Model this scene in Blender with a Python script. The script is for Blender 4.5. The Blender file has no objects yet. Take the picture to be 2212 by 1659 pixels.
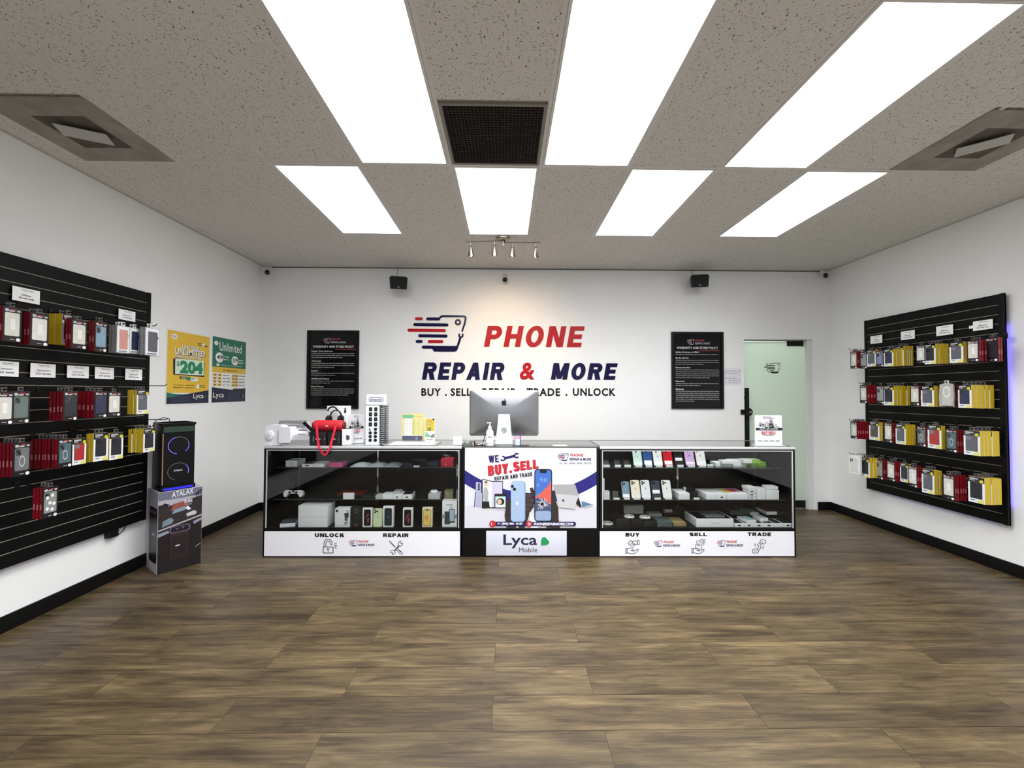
import bpy, bmesh, math, random
from mathutils import Vector, Matrix

# ------------------------------------------------------------------ camera, world, exposure
F_PX, IW, IH = 883.5953, 2212.0, 1659.0
CAM_H = 1.4332
YAW, PITCH, ROLL = 0.0150, 0.0218, 0.0032
scene = bpy.context.scene
COL = scene.collection
_fw = Vector((math.sin(YAW) * math.cos(PITCH), math.cos(YAW) * math.cos(PITCH), math.sin(PITCH)))
_r0 = Vector((math.cos(YAW), -math.sin(YAW), 0.0))
_u0 = _r0.cross(_fw)
_rt = math.cos(ROLL) * _r0 + math.sin(ROLL) * _u0
_up = -math.sin(ROLL) * _r0 + math.cos(ROLL) * _u0
EYE = Vector((0.0, 0.0, CAM_H))
cam_data = bpy.data.cameras.new('camera')
cam = bpy.data.objects.new('camera', cam_data)
COL.objects.link(cam)
cam_data.sensor_fit = 'HORIZONTAL'
cam_data.sensor_width = 36.0
cam_data.lens = 36.0 * F_PX / IW
cam_data.clip_start = 0.05
cam_data.clip_end = 60.0
_m = Matrix((( _rt.x, _up.x, -_fw.x), (_rt.y, _up.y, -_fw.y), (_rt.z, _up.z, -_fw.z)))
cam.matrix_world = Matrix.Translation(EYE) @ _m.to_4x4()
scene.camera = cam

scene.view_settings.view_transform = 'Standard'
scene.view_settings.look = 'None'
scene.view_settings.exposure = 0.0
scene.view_settings.gamma = 1.0
scene.view_settings.use_curve_mapping = False

world = bpy.data.worlds.new('daylight')
scene.world = world
world.use_nodes = True
_bg = world.node_tree.nodes['Background']
_bg.inputs['Color'].default_value = (0.80, 0.88, 1.0, 1.0)
_bg.inputs['Strength'].default_value = 1.1

PANEL_EMIT = 5.5            # face of the luminous ceiling panels
PANEL_POWER = 29.0          # lamp behind each panel face, watts
FAR_POWER = 9.0            # far row lamps turned down so the back wall comes out less bright
PANEL_SPREAD = 145.0        # prismatic lens keeps the beam down
SPOT_POWER = 11.0           # warm track heads

# ------------------------------------------------------------------ pixel -> place helpers
def _ray(px, py):
    return _fw + (px - 1106.0) / F_PX * _rt - (py - 829.5) / F_PX * _up
def _on(axis, val, px, py):
    d = _ray(px, py)
    t = (val - EYE[axis]) / d[axis]
    return EYE + t * d
def onx(px, py, X): return _on(0, X, px, py)
def ony(px, py, Y): return _on(1, Y, px, py)
def onz(px, py, Z): return _on(2, Z, px, py)

# ------------------------------------------------------------------ materials
def lin(c):
    return tuple(((v / 255.0) / 12.92 if v / 255.0 <= 0.04045 else ((v / 255.0 + 0.055) / 1.055) ** 2.4) for v in c)
_mats = {}
def M(name, rgb=None, rough=0.5, metal=0.0, spec=0.5, emit=0.0, emit_rgb=None, coat=0.0, noise=0.0, nscale=40.0, bump=0.0):
    """Principled material; rgb is an 8-bit display colour. noise adds a little procedural variation."""
    if name in _mats: return _mats[name]
    m = bpy.data.materials.new(name); m.use_nodes = True
    nt = m.node_tree; b = nt.nodes['Principled BSDF']
    c = lin(rgb)
    b.inputs['Base Color'].default_value = (*c, 1)
    b.inputs['Roughness'].default_value = rough
    b.inputs['Metallic'].default_value = metal
    b.inputs['Specular IOR Level'].default_value = spec
    b.inputs['Coat Weight'].default_value = coat
    if emit > 0:
        b.inputs['Emission Color'].default_value = (*lin(emit_rgb or rgb), 1)
        b.inputs['Emission Strength'].default_value = emit
    if noise > 0 or bump > 0:
        tc = nt.nodes.new('ShaderNodeTexCoord'); nz = nt.nodes.new('ShaderNodeTexNoise')
        nz.inputs['Scale'].default_value = nscale; nz.inputs['Detail'].default_value = 4
        nt.links.new(tc.outputs['Object'], nz.inputs['Vector'])
        if noise > 0:
            rp = nt.nodes.new('ShaderNodeValToRGB')
            rp.color_ramp.elements[0].position = 0.3; rp.color_ramp.elements[1].position = 0.7
            rp.color_ramp.elements[0].color = (*[v * (1 - noise) for v in c], 1)
            rp.color_ramp.elements[1].color = (*[min(1, v * (1 + noise)) for v in c], 1)
            nt.links.new(nz.outputs['Fac'], rp.inputs['Fac'])
            nt.links.new(rp.outputs['Color'], b.inputs['Base Color'])
        if bump > 0:
            bp = nt.nodes.new('ShaderNodeBump'); bp.inputs['Strength'].default_value = bump
            bp.inputs['Distance'].default_value = 0.002
            nt.links.new(nz.outputs['Fac'], bp.inputs['Height'])
            nt.links.new(bp.outputs['Normal'], b.inputs['Normal'])
    _mats[name] = m
    return m
def clear_glass(name, tint=(0.975, 0.985, 0.98), refl=0.07, rough=0.02):
    if name in _mats: return _mats[name]
    m = bpy.data.materials.new(name); m.use_nodes = True
    nt = m.node_tree; nt.nodes.clear()
    o = nt.nodes.new('ShaderNodeOutputMaterial'); mx = nt.nodes.new('ShaderNodeMixShader')
    t = nt.nodes.new('ShaderNodeBsdfTransparent'); g = nt.nodes.new('ShaderNodeBsdfGlossy')
    lw = nt.nodes.new('ShaderNodeFresnel'); lw.inputs['IOR'].default_value = 1.45
    t.inputs['Color'].default_value = (*tint, 1); g.inputs['Roughness'].default_value = rough
    mt = nt.nodes.new('ShaderNodeMath'); mt.operation = 'MULTIPLY'; mt.inputs[1].default_value = refl / 0.035
    mt.use_clamp = True
    nt.links.new(lw.outputs[0], mt.inputs[0]); nt.links.new(mt.outputs[0], mx.inputs[0])
    nt.links.new(t.outputs[0], mx.inputs[1]); nt.links.new(g.outputs[0], mx.inputs[2])
    nt.links.new(mx.outputs[0], o.inputs['Surface'])
    _mats[name] = m
    return m

BLACK = M('black_laminate', (9, 9, 10), 0.38, spec=0.3, noise=0.2)
BLACKM = M('black_matte', (10, 10, 10), 0.55, spec=0.3, noise=0.2)
WHITE = M('white_print', (240, 240, 246), 0.45)
WHITEP = M('white_plastic', (236, 237, 240), 0.3)
PAPER = M('paper', (250, 250, 250), 0.8)
NAVY = M('navy_acrylic', (18, 13, 62), 0.14, spec=0.3)
NAVYF = M('navy_ink', (30, 28, 88), 0.45)
RED = M('red_acrylic', (178, 20, 24), 0.22, spec=0.3)
REDF = M('red_ink', (200, 38, 48), 0.45)
INK = M('black_ink', (12, 12, 14), 0.4)
GREYINK = M('grey_ink', (120, 120, 128), 0.6)
LGREY = M('light_grey', (190, 190, 194), 0.6)
ALU = M('aluminium', (205, 206, 208), 0.28, metal=1.0)
ALUD = M('dull_aluminium', (150, 148, 144), 0.4, metal=1.0)
CHROME = M('chrome', (225, 225, 225), 0.12, metal=1.0)
NICKEL = M('brushed_nickel', (150, 143, 132), 0.25, metal=1.0)
GLASS = clear_glass('display_glass', refl=0.022)
TOPGLASS = clear_glass('counter_top_glass', refl=0.06)
RAIL = M('rail_silver', (228, 229, 231), 0.32, metal=0.35)
YELLOWC = M('yellow_carton', (222, 186, 22), 0.45, noise=0.05)
REDC = M('red_carton', (140, 14, 28), 0.4, noise=0.08)
GREEN = M('lyc_green', (34, 150, 84), 0.45)

# ------------------------------------------------------------------ mesh builder
_texts = {}
def text_geo(s, bold=0.0, shear=0.0, spacing=1.0):
    key = (s, bold, shear, spacing)
    if key in _texts: return _texts[key]
    cu = bpy.data.curves.new('t', 'FONT'); cu.body = s; cu.size = 1.0
    cu.offset = bold; cu.shear = shear; cu.space_character = spacing; cu.resolution_u = 3
    ob = bpy.data.objects.new('t', cu)
    me = bpy.data.meshes.new_from_object(ob)
    vs = [(v.co.x, v.co.y) for v in me.vertices]; fs = [tuple(p.vertices) for p in me.polygons]
    bpy.data.objects.remove(ob); bpy.data.meshes.remove(me); bpy.data.curves.remove(cu)
    x0 = min(v[0] for v in vs); x1 = max(v[0] for v in vs); y0 = min(v[1] for v in vs); y1 = max(v[1] for v in vs)
    vs = [((v[0] - x0) / (x1 - x0), (v[1] - y0) / (y1 - y0)) for v in vs]
    _texts[key] = (vs, fs, (x1 - x0) / (y1 - y0))
    return _texts[key]

class MB:
    def __init__(s):
        s.bm = bmesh.new(); s.mats = []; s.mtx = Matrix.Identity(4); s.lay = 0
    def mi(s, m):
        if m not in s.mats: s.mats.append(m)
        return s.mats.index(m)
    def v(s, co): return s.bm.verts.new(s.mtx @ Vector(co))
    def face(s, vs, m, smooth=False):
        try:
            f = s.bm.faces.new(vs); f.material_index = s.mi(m); f.smooth = smooth; return f
        except ValueError: return None
    def box(s, x0, y0, z0, x1, y1, z1, m, bev=0.0, top=None, front=None):
        c = [s.v(p) for p in ((x0,y0,z0),(x1,y0,z0),(x1,y1,z0),(x0,y1,z0),(x0,y0,z1),(x1,y0,z1),(x1,y1,z1),(x0,y1,z1))]
        fs = [s.face([c[i] for i in q], m) for q in ((3,2,1,0),(4,5,6,7),(0,1,5,4),(1,2,6,5),(2,3,7,6),(3,0,4,7))]
        if top: fs[1].material_index = s.mi(top)
        if front: fs[2].material_index = s.mi(front)
        if bev > 0:
            es = {e for f in fs for e in f.edges}
            bmesh.ops.bevel(s.bm, geom=list(es), offset=bev, segments=2, profile=0.7, affect='EDGES')
        return s
    def prism(s, pts, y0, y1, m, side=None, smooth=False):
        """polygon in XZ (list of (x,z)), from y0 (front) to y1 (back)."""
        a = sum(p[0]*q[1]-q[0]*p[1] for p, q in zip(pts, pts[1:]+pts[:1]))
        if a < 0: pts = pts[::-1]
        f = [s.v((x, y0, z)) for x, z in pts]
        s.face(f, m)
        if abs(y1 - y0) > 1e-9:
            b = [s.v((x, y1, z)) for x, z in pts]
            s.face(b[::-1], m)
            n = len(pts)
            for i in range(n):
                j = (i + 1) % n
                s.face([f[j], f[i], b[i], b[j]], side or m, smooth)
        return s
    def rrect(s, x0, z0, x1, z1, r, y0, y1, m, side=None, seg=5):
        return s.prism(rr(x0, z0, x1, z1, r, seg), y0, y1, m, side, smooth=False)
    def cyl(s, p0, p1, r0, r1, m, seg=16, caps=True):
        p0 = Vector(p0); p1 = Vector(p1); d = (p1 - p0).normalized()
        a = d.orthogonal().normalized(); b = d.cross(a)
        A = []; B = []
        for i in range(seg):
            t = 2 * math.pi * i / seg; o = math.cos(t) * a + math.sin(t) * b
            A.append(s.v(p0 + o * r0)); B.append(s.v(p1 + o * r1))
        for i in range(seg):
            j = (i + 1) % seg; s.face([A[i], A[j], B[j], B[i]], m, True)
        if caps:
            s.face(A[::-1], m); s.face(B, m)
        return s
    def tube(s, pts, r, m, seg=8):
        pts = [Vector(p) for p in pts]; rings = []
        up = None
        for i, p in enumerate(pts):
            d = (pts[min(i+1, len(pts)-1)] - pts[max(i-1, 0)]).normalized()
            if up is None: a = d.orthogonal().normalized()
            else: a = (up - d * up.dot(d)).normalized()
            up = a; b = d.cross(a)
            rings.append([s.v(p + (math.cos(2*math.pi*k/seg)*a + math.sin(2*math.pi*k/seg)*b) * r) for k in range(seg)])
        for A, B in zip(rings, rings[1:]):
            for k in range(seg):
                j = (k + 1) % seg; s.face([A[k], A[j], B[j], B[k]], m, True)
        s.face(rings[0][::-1], m); s.face(rings[-1], m)
        return s
    def ribbon(s, pts, w, t, m, axis=(1, 0, 0)):
        """flat strap along pts, width w along axis."""
        ax = Vector(axis).normalized(); pts = [Vector(p) for p in pts]; rows = []
        for i, p in enumerate(pts):
            d = (pts[min(i+1, len(pts)-1)] - pts[max(i-1, 0)]).normalized(); n = d.cross(ax).normalized()
            rows.append([s.v(p + ax*w/2 + n*t/2), s.v(p - ax*w/2 + n*t/2), s.v(p - ax*w/2 - n*t/2), s.v(p + ax*w/2 - n*t/2)])
        for A, B in zip(rows, rows[1:]):
            for k in range(4): s.face([A[k], A[(k+1)%4], B[(k+1)%4], B[k]], m)
        s.face(rows[0][::-1], m); s.face(rows[-1], m)
        return s
    def lathe(s, prof, m, seg=24, origin=(0, 0, 0), axis=(0, 0, 1)):
        o = Vector(origin); d = Vector(axis).normalized(); a = d.orthogonal().normalized(); b = d.cross(a); rings = []
        for r, h in prof:
            rings.append([s.v(o + d*h + (math.cos(2*math.pi*k/seg)*a + math.sin(2*math.pi*k/seg)*b)*max(r, 1e-5)) for k in range(seg)])
        for A, B in zip(rings, rings[1:]):
            for k in range(seg):
                j = (k+1) % seg; s.face([A[k], A[j], B[j], B[k]], m, True)
        s.face(rings[0][::-1], m); s.face(rings[-1], m)
        return s
    def ball(s, c, r, m, seg=16, sc=(1, 1, 1)):
        res = bmesh.ops.create_uvsphere(s.bm, u_segments=seg, v_segments=seg//2, radius=r)
        k = s.mi(m)
        for v in res['verts']:
            v.co = s.mtx @ (Vector((v.co.x*sc[0], v.co.y*sc[1], v.co.z*sc[2])) + Vector(c))
            for f in v.link_faces: f.material_index = k; f.smooth = True
        return s
    def text(s, t, x0, z0, x1, z1, y, m, depth=0.0, bold=0.0, shear=0.0, spacing=1.0, rot=0.0):
        vs, fs, _ = text_geo(t, bold, shear, spacing)
        cx, cz = (x0+x1)/2, (z0+z1)/2; cr, sr = math.cos(rot), math.sin(rot)
        def P(v, yy):
            x = x0 + v[0]*(x1-x0) - cx; z = z0 + v[1]*(z1-z0) - cz
            return (cx + x*cr - z*sr, yy, cz + x*sr + z*cr)
        F = [s.v(P(v, y)) for v in vs]
        for f in fs: s.face([F[i] for i in f], m)
        if depth > 0:
            B = [s.v(P(v, y + depth)) for v in vs]
            cnt = {}
            for f in fs:
                for a, b in zip(f, f[1:] + f[:1]): cnt[(a, b)] = 1
            for (a, b) in list(cnt):
                if (b, a) not in cnt: s.face([F[b], F[a], B[a], B[b]], m)
        return s
    def build(s, name, parent=None, sharp=True):
        me = bpy.data.meshes.new(name)
        s.bm.normal_update()
        s.bm.to_mesh(me); s.bm.free()
        for m in s.mats: me.materials.append(m)
        if sharp and len(me.polygons): me.set_sharp_from_angle(angle=math.radians(40))
        o = bpy.data.objects.new(name, me); COL.objects.link(o)
        if parent: o.parent = parent
        return o

def rr(x0, z0, x1, z1, r, seg=5):
    r = min(r, abs(x1-x0)/2, abs(z1-z0)/2); pts = []
    for cx, cz, a0 in ((x1-r, z0+r, -90), (x1-r, z1-r, 0), (x0+r, z1-r, 90), (x0+r, z0+r, 180)):
        for i in range(seg+1):
            a = math.radians(a0 + 90.0*i/seg); pts.append((cx + r*math.cos(a), cz + r*math.sin(a)))
    return pts
def disc(cx, cz, r, seg=20, rz=None):
    return [(cx + r*math.cos(2*math.pi*i/seg), cz + (rz or r)*math.sin(2*math.pi*i/seg)) for i in range(seg)]

class Art:
    """flat graphics: source coordinates (x right, y down) mapped on a local XZ rectangle facing -Y."""
    def __init__(s, mb, src, dst, y, step=0.00012, depth=0.0):
        s.mb = mb; s.src = src; s.dst = dst; s.y = y; s.step = step; s.depth = depth
    def P(s, x, y):
        a, b, c, d = s.src; x0, z0, x1, z1 = s.dst
        return (x0 + (x-a)/(c-a)*(x1-x0), z1 - (y-b)/(d-b)*(z1-z0))
    def nxt(s):
        if s.depth == 0: s.y -= s.step
        return s.y
    def poly(s, pts, m): s.mb.prism([s.P(*p) for p in pts], s.nxt(), s.y + s.depth, m); return s
    def rect(s, x0, y0, x1, y1, m): return s.poly([(x0,y0),(x1,y0),(x1,y1),(x0,y1)], m)
    def disc(s, x, y, r, m, seg=20, ry=None): return s.poly(disc(x, y, r, seg, ry), m)
    def rrect(s, x0, y0, x1, y1, r, m): return s.poly(rr(x0, y0, x1, y1, r), m)
    def stroke(s, pts, w, m, caps=True, closed=False):
        y = s.nxt(); seg = list(zip(pts, pts[1:])) + ([(pts[-1], pts[0])] if closed else [])
        for (ax, ay), (bx, by) in seg:
            L = math.hypot(bx-ax, by-ay) or 1; nx, ny = -(by-ay)/L*w/2, (bx-ax)/L*w/2
            s.mb.prism([s.P(ax+nx, ay+ny), s.P(bx+nx, by+ny), s.P(bx-nx, by-ny), s.P(ax-nx, ay-ny)], y, y + s.depth, m)
        if caps:
            for px, py in pts:
                y -= 0.00002; s.mb.prism([s.P(*q) for q in disc(px, py, w/2, 10)], y, y + s.depth, m)
        return s
    def ring(s, x, y, r, w, m, a0=0, a1=360, seg=24):
        n = max(4, int(seg*abs(a1-a0)/360))
        pts = [(x + r*math.cos(math.radians(a0+(a1-a0)*i/n)), y + r*math.sin(math.radians(a0+(a1-a0)*i/n))) for i in range(n+1)]
        out = [(x + (px-x)*(r+w/2)/r, y + (py-y)*(r+w/2)/r) for px, py in pts]; inn = [(x + (px-x)*(r-w/2)/r, y + (py-y)*(r-w/2)/r) for px, py in pts]
        yy = s.nxt()
        for i in range(n): s.mb.prism([s.P(*out[i]), s.P(*out[i+1]), s.P(*inn[i+1]), s.P(*inn[i])], yy, yy + s.depth, m)
        return s
    def text(s, t, x0, y0, x1, y1, m, bold=0.0, shear=0.0, rot=0.0, spacing=1.0):
        a, b = s.P(x0, y1); c, d = s.P(x1, y0); s.mb.text(t, a, b, c, d, s.nxt(), m, s.depth, bold, shear, spacing, rot); return s
    def lines(s, x0, y0, x1, y1, m, h=0.5, seed=0):
        """one illegible printed line: a row of word-long dashes."""
        r = random.Random(seed); x = x0; y = s.nxt(); hh = (y1-y0)
        while x < x1 - hh*0.3:
            w = min(hh*r.uniform(1.2, 4.5), x1 - x)
            s.mb.prism([s.P(x, y0+hh*(1-h)/2), s.P(x+w, y0+hh*(1-h)/2), s.P(x+w, y1-hh*(1-h)/2), s.P(x, y1-hh*(1-h)/2)], y, y, m); x += w + hh*0.55
        return s

def emblem(art, x0, y0, w, h, navy, red, k=1.0):
    """speeding phone emblem; own grid 88..655 x 95..445."""
    sx, sy = w/567.0, h/350.0
    X = lambda x: x0 + (x-88)*sx
    Y = lambda y: y0 + (y-95)*sy
    W = lambda v: v*sy*k
    S = lambda pts, wd, m: art.stroke([(X(a), Y(b)) for a, b in pts], W(wd), m)
    S([(172,131),(222,131)], 27, red); S([(280,132),(388,132)], 27, navy)
    S([(388,130),(412,108),(432,105)], 18, navy); S([(430,105),(628,105)], 18, navy); S([(628,105),(643,112),(646,128)], 18, navy)
    S([(646,128),(636,180),(628,200)], 18, navy); S([(625,210),(614,244)], 17, navy)
    S([(157,186),(467,188)], 28, navy); S([(102,239),(443,241)], 28, red); S([(205,291),(460,293)], 28, navy)
    S([(180,345),(222,345)], 26, navy); S([(297,345),(420,345)], 27, red)
    art.ring(X(602), Y(285), W(18), W(15), navy, -50, 230); S([(597,305),(575,375)], 21, navy)
    S([(240,398),(330,398)], 28, navy)
    art.poly([(X(a), Y(b)) for a, b in ((318,386),(330,420),(345,440),(545,440),(565,428),(578,395),(584,372),(566,374),(558,386))], navy)
    for i in range(8):
        a = math.radians(45*i+22); art.stroke([(X(572)+W(20)*math.cos(a), Y(162)+W(20)*math.sin(a)), (X(572)+W(31)*math.cos(a), Y(162)+W(31)*math.sin(a))], W(13), navy, caps=False)
    art.ring(X(572), Y(162), W(19), W(11), navy)

def small_logo(art, x0, y0, x1, y1, dark, red, tag=False):
    """emblem with two lines of lettering beside it."""
    w = x1-x0; h = y1-y0; hh = h*(0.72 if tag else 1.0)
    emblem(art, x0, y0, w*0.34, hh, dark, red, 0.9)
    art.text('PHONE', x0+w*0.37, y0+hh*0.04, x0+w*0.77, y0+hh*0.40, red, 0.02, 0.25)
    art.text('REPAIR & MORE', x0+w*0.36, y0+hh*0.58, x1, y0+hh*0.94, dark, 0.02, 0.25)
    if tag: art.text('BUY . SELL . REPAIR . TRADE . UNLOCK', x0+w*0.07, y0+h*0.86, x1, y1, dark, 0.0)

def apple(art, cx, cy, h, m):
    k = h/100.0
    body = [(-2,-22),(8,-27),(22,-27),(34,-18),(26,-8),(24,4),(29,15),(37,21),(30,38),(19,50),(9,48),(-1,45),(-11,48),(-20,50),(-31,38),(-39,17),(-40,0),(-35,-15),(-24,-25),(-13,-26)]
    art.poly([(cx+x*k, cy+y*k) for x, y in body], m)
    art.poly([(cx+x*k, cy+y*k) for x, y in ((-3,-28),(-2,-38),(6,-47),(15,-50),(14,-40),(6,-31))], m)

# ------------------------------------------------------------------ things
def tag(o, label=None, cat=None, group=None, kind=None):
    if label: o['label'] = label
    if cat: o['category'] = cat
    if group: o['group'] = group
    if kind: o['kind'] = kind
    return o
def thing(name, label, cat, loc=(0, 0, 0), rz=0.0, group=None):
    o = bpy.data.objects.new(name, None); COL.objects.link(o)
    o.empty_display_size = 0.05; o.location = loc; o.rotation_euler = (0, 0, rz)
    return tag(o, label, cat, group)
def copy_tree(o, parent=None):
    c = o.copy(); COL.objects.link(c)
    if parent: c.parent = parent
    for ch in list(o.children): copy_tree(ch, c)
    return c
def struct(mb, name):
    return tag(mb.build(name), kind='structure')
LEFTW, RIGHTW = math.pi/2, -math.pi/2      # rotations for things that face into the room from the side walls

# ------------------------------------------------------------------ heavy block capitals (built from stems, bars and bowls)
def _strip(o, i):
    return [[o[k], o[k+1], i[k+1], i[k]] for k in range(len(o)-1)]
def _arc(cx, cy, rx, ry, a0, a1, n=14):
    return [(cx + rx*math.cos(math.radians(a0+(a1-a0)*k/n)), cy + ry*math.sin(math.radians(a0+(a1-a0)*k/n))) for k in range(n+1)]
def _box(x0, y0, x1, y1): return [(x0, y0), (x1, y0), (x1, y1), (x0, y1)]
def _bowl(x0, x1, y0, y1, t, b):
    r = (y1-y0)/2; k = min(r, (x1-x0)*0.72)
    o = [(x0, y1), (x1-k, y1)] + _arc(x1-k, y0+r, k, r, 90, -90) + [(x0, y0)]
    i = [(x0, y1-b), (x1-k, y1-b)] + _arc(x1-k, y0+r, max(k-t, .01), r-b, 90, -90) + [(x0, y0+b)]
    return _strip(o, i)
def block_glyph(c, w, t, b):
    """polygons of capital c in a box w wide and 1 high."""
    m = 0.5
    if c == 'H': return [_box(0,0,t,1), _box(w-t,0,w,1), _box(t,m-b/2,w-t,m+b/2)]
    if c == 'P': return [_box(0,0,t,1)] + _bowl(t*.5, w, .36, 1, t, b)
    if c == 'R': return [_box(0,0,t,1)] + _bowl(t*.5, w, .40, 1, t, b) + [[(w*.42,.48),(w*.42+t*.95,.48),(w,0),(w-t*1.15,0)]]
    if c == 'B': return [_box(0,0,t,1)] + _bowl(t*.5, w*.95, .5-b*.06, 1, t, b) + _bowl(t*.5, w, 0, .5+b*.5, t, b)
    if c == 'D': return [_box(0,0,t,1)] + _bowl(t*.5, w, 0, 1, t, b)
    if c == 'E': return [_box(0,0,t,1), _box(t,0,w,b), _box(t,1-b,w,1), _box(t,m-b/2,w*.93,m+b/2)]
    if c == 'L': return [_box(0,0,t,1), _box(t,0,w,b)]
    if c == 'T': return [_box(0,1-b,w,1), _box(w/2-t/2,0,w/2+t/2,1-b)]
    if c == 'I': return [_box(0,0,t,1)]
    if c == 'N': return [_box(0,0,t,1), _box(w-t,0,w,1), [(t*.2,1),(t*1.15,1),(w-t*.2,0),(w-t*1.15,0)]]
    if c == 'M': return [_box(0,0,t,1), _box(w-t,0,w,1), [(0,1),(t*1.15,1),(w/2+t*.45,.05),(w/2-t*.45,.05)], [(w,1),(w-t*1.15,1),(w/2-t*.45,.05),(w/2+t*.45,.05)]]
    if c == 'A': return [[(w/2-t*.55,1),(w/2+t*.55,1),(t*1.05,0),(0,0)], [(w/2-t*.55,1),(w/2+t*.55,1),(w,0),(w-t*1.05,0)], _box(w*.25,.20,w*.75,.20+b*.9)]
    if c == 'Y': return [[(0,1),(t*1.15,1),(w/2+t/2,.42),(w/2-t/2,.42)], [(w,1),(w-t*1.15,1),(w/2-t/2,.42),(w/2+t/2,.42)], _box(w/2-t/2,0,w/2+t/2,.44)]
    if c == 'K': return [_box(0,0,t,1), [(t*.9,.30),(t*.9,.58),(w-t*1.2,1),(w,1)], [(w*.36,.56),(w*.36+t*1.1,.66),(w,0),(w-t*1.25,0)]]
    if c == 'U': return [_box(0,.36,t,1), _box(w-t,.36,w,1)] + _strip(_arc(w/2,.36,w/2,.36,180,360), _arc(w/2,.36,w/2-t,.36-b,180,360))
    if c == 'O': return _strip(_arc(w/2,.5,w/2,.515,0,360,28), _arc(w/2,.5,w/2-t,.515-b,0,360,28))
    if c == 'C': return _strip(_arc(w/2,.5,w/2,.515,42,318,24), _arc(w/2,.5,w/2-t,.515-b,36,324,24))
    if c == 'W': return [[(0,1),(t,1),(w*.30+t*.4,0),(w*.30-t*.5,0)], [(w*.5-t*.5,1),(w*.5+t*.5,1),(w*.30+t*.5,0),(w*.30-t*.4,0)], [(w*.5-t*.5,1),(w*.5+t*.5,1),(w*.70+t*.4,0),(w*.70-t*.5,0)], [(w-t,1),(w,1),(w*.70+t*.5,0),(w*.70-t*.4,0)]]
    if c == 'S':
        h = (1.03-b)/2; q = _arc(w/2, 1.015-b/2-h/2, w/2-t/2, h/2, 25, 270, 14) + _arc(w/2, -.015+b/2+h/2, w/2-t/2, h/2, 90, -155, 14)[1:]
        o = []; i = []
        for k, p in enumerate(q):
            a = q[max(k-1, 0)]; z = q[min(k+1, len(q)-1)]; d = math.hypot(z[0]-a[0], z[1]-a[1]) or 1
            nx, ny = -(z[1]-a[1])/d, (z[0]-a[0])/d; th = b/2*abs(ny) + t/2*abs(nx)
            o.append((p[0]+nx*th, p[1]+ny*th)); i.append((p[0]-nx*th, p[1]-ny*th))
        return _strip(o, i)
    if c == '.': return [_box(0,0,t*1.05,t*1.05)]
    return []
BLOCK_W = {'I': 0.0, 'M': 1.22, 'W': 1.3, 'O': 1.06, 'E': .86, 'L': .84, 'S': .95, '.': 0.0, '&': 1.0, 'N': 1.02, 'A': 1.08, 'P': .93, 'Y': 1.05, 'T': .95}
def block_text(s, w=0.72, t=0.26, b=0.24, gap=0.17, shear=0.0):
    """list of (letter, [polygons]) normalised to the unit box."""
    x = 0; out = []
    for c in s:
        if c == ' ': x += w*.55; continue
        gw = BLOCK_W.get(c, 1.0)*w
        if c in 'I.': gw = t
        out.append((c, [[(x + px + py*shear, py) for px, py in p] for p in block_glyph(c, gw, t, b)])); x += gw + gap
    xs = [p[0] for _, g in out for q in g for p in q]; ys = [p[1] for _, g in out for q in g for p in q]
    x0, x1, y0, y1 = min(xs), max(xs), min(ys), max(ys)
    return [(c, [[((px-x0)/(x1-x0), (py-y0)/(y1-y0)) for px, py in q] for q in g]) for c, g in out]
def block_art(A, s, x0, y0, x1, y1, m, rot=0.0, **kw):
    y = A.nxt(); cx, cy = (x0+x1)/2, (y0+y1)/2; cr, sr = math.cos(-rot), math.sin(-rot)
    for c, g in block_text(s, **kw):
        for q in g:
            pts = []
            for px, py in q:
                X = x0 + px*(x1-x0) - cx; Y = y1 - py*(y1-y0) - cy
                pts.append(A.P(cx + X*cr - Y*sr, cy + X*sr + Y*cr))
            y -= 0.00002; A.mb.prism(pts, y, y + A.depth, m)
# ------------------------------------------------------------------ the room
XL, XR, YB, YF, ZC = -2.9834, 4.0258, 5.0307, -3.2, 2.9719
TX, TP = -0.0739, 0.6096                    # ceiling grid: a column centre and the pitch
TY, TL = 2.7408, 1.2192                     # a cross line and the tile length
DX0, DX1, DZ1 = 2.955, 3.83, 2.11           # door opening in the back wall

def wall_material():
    m = M('wall_paint', (241, 241, 240), 0.6, noise=0.015, nscale=3.0, bump=0.06)
    return m
WALL = wall_material()

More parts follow.
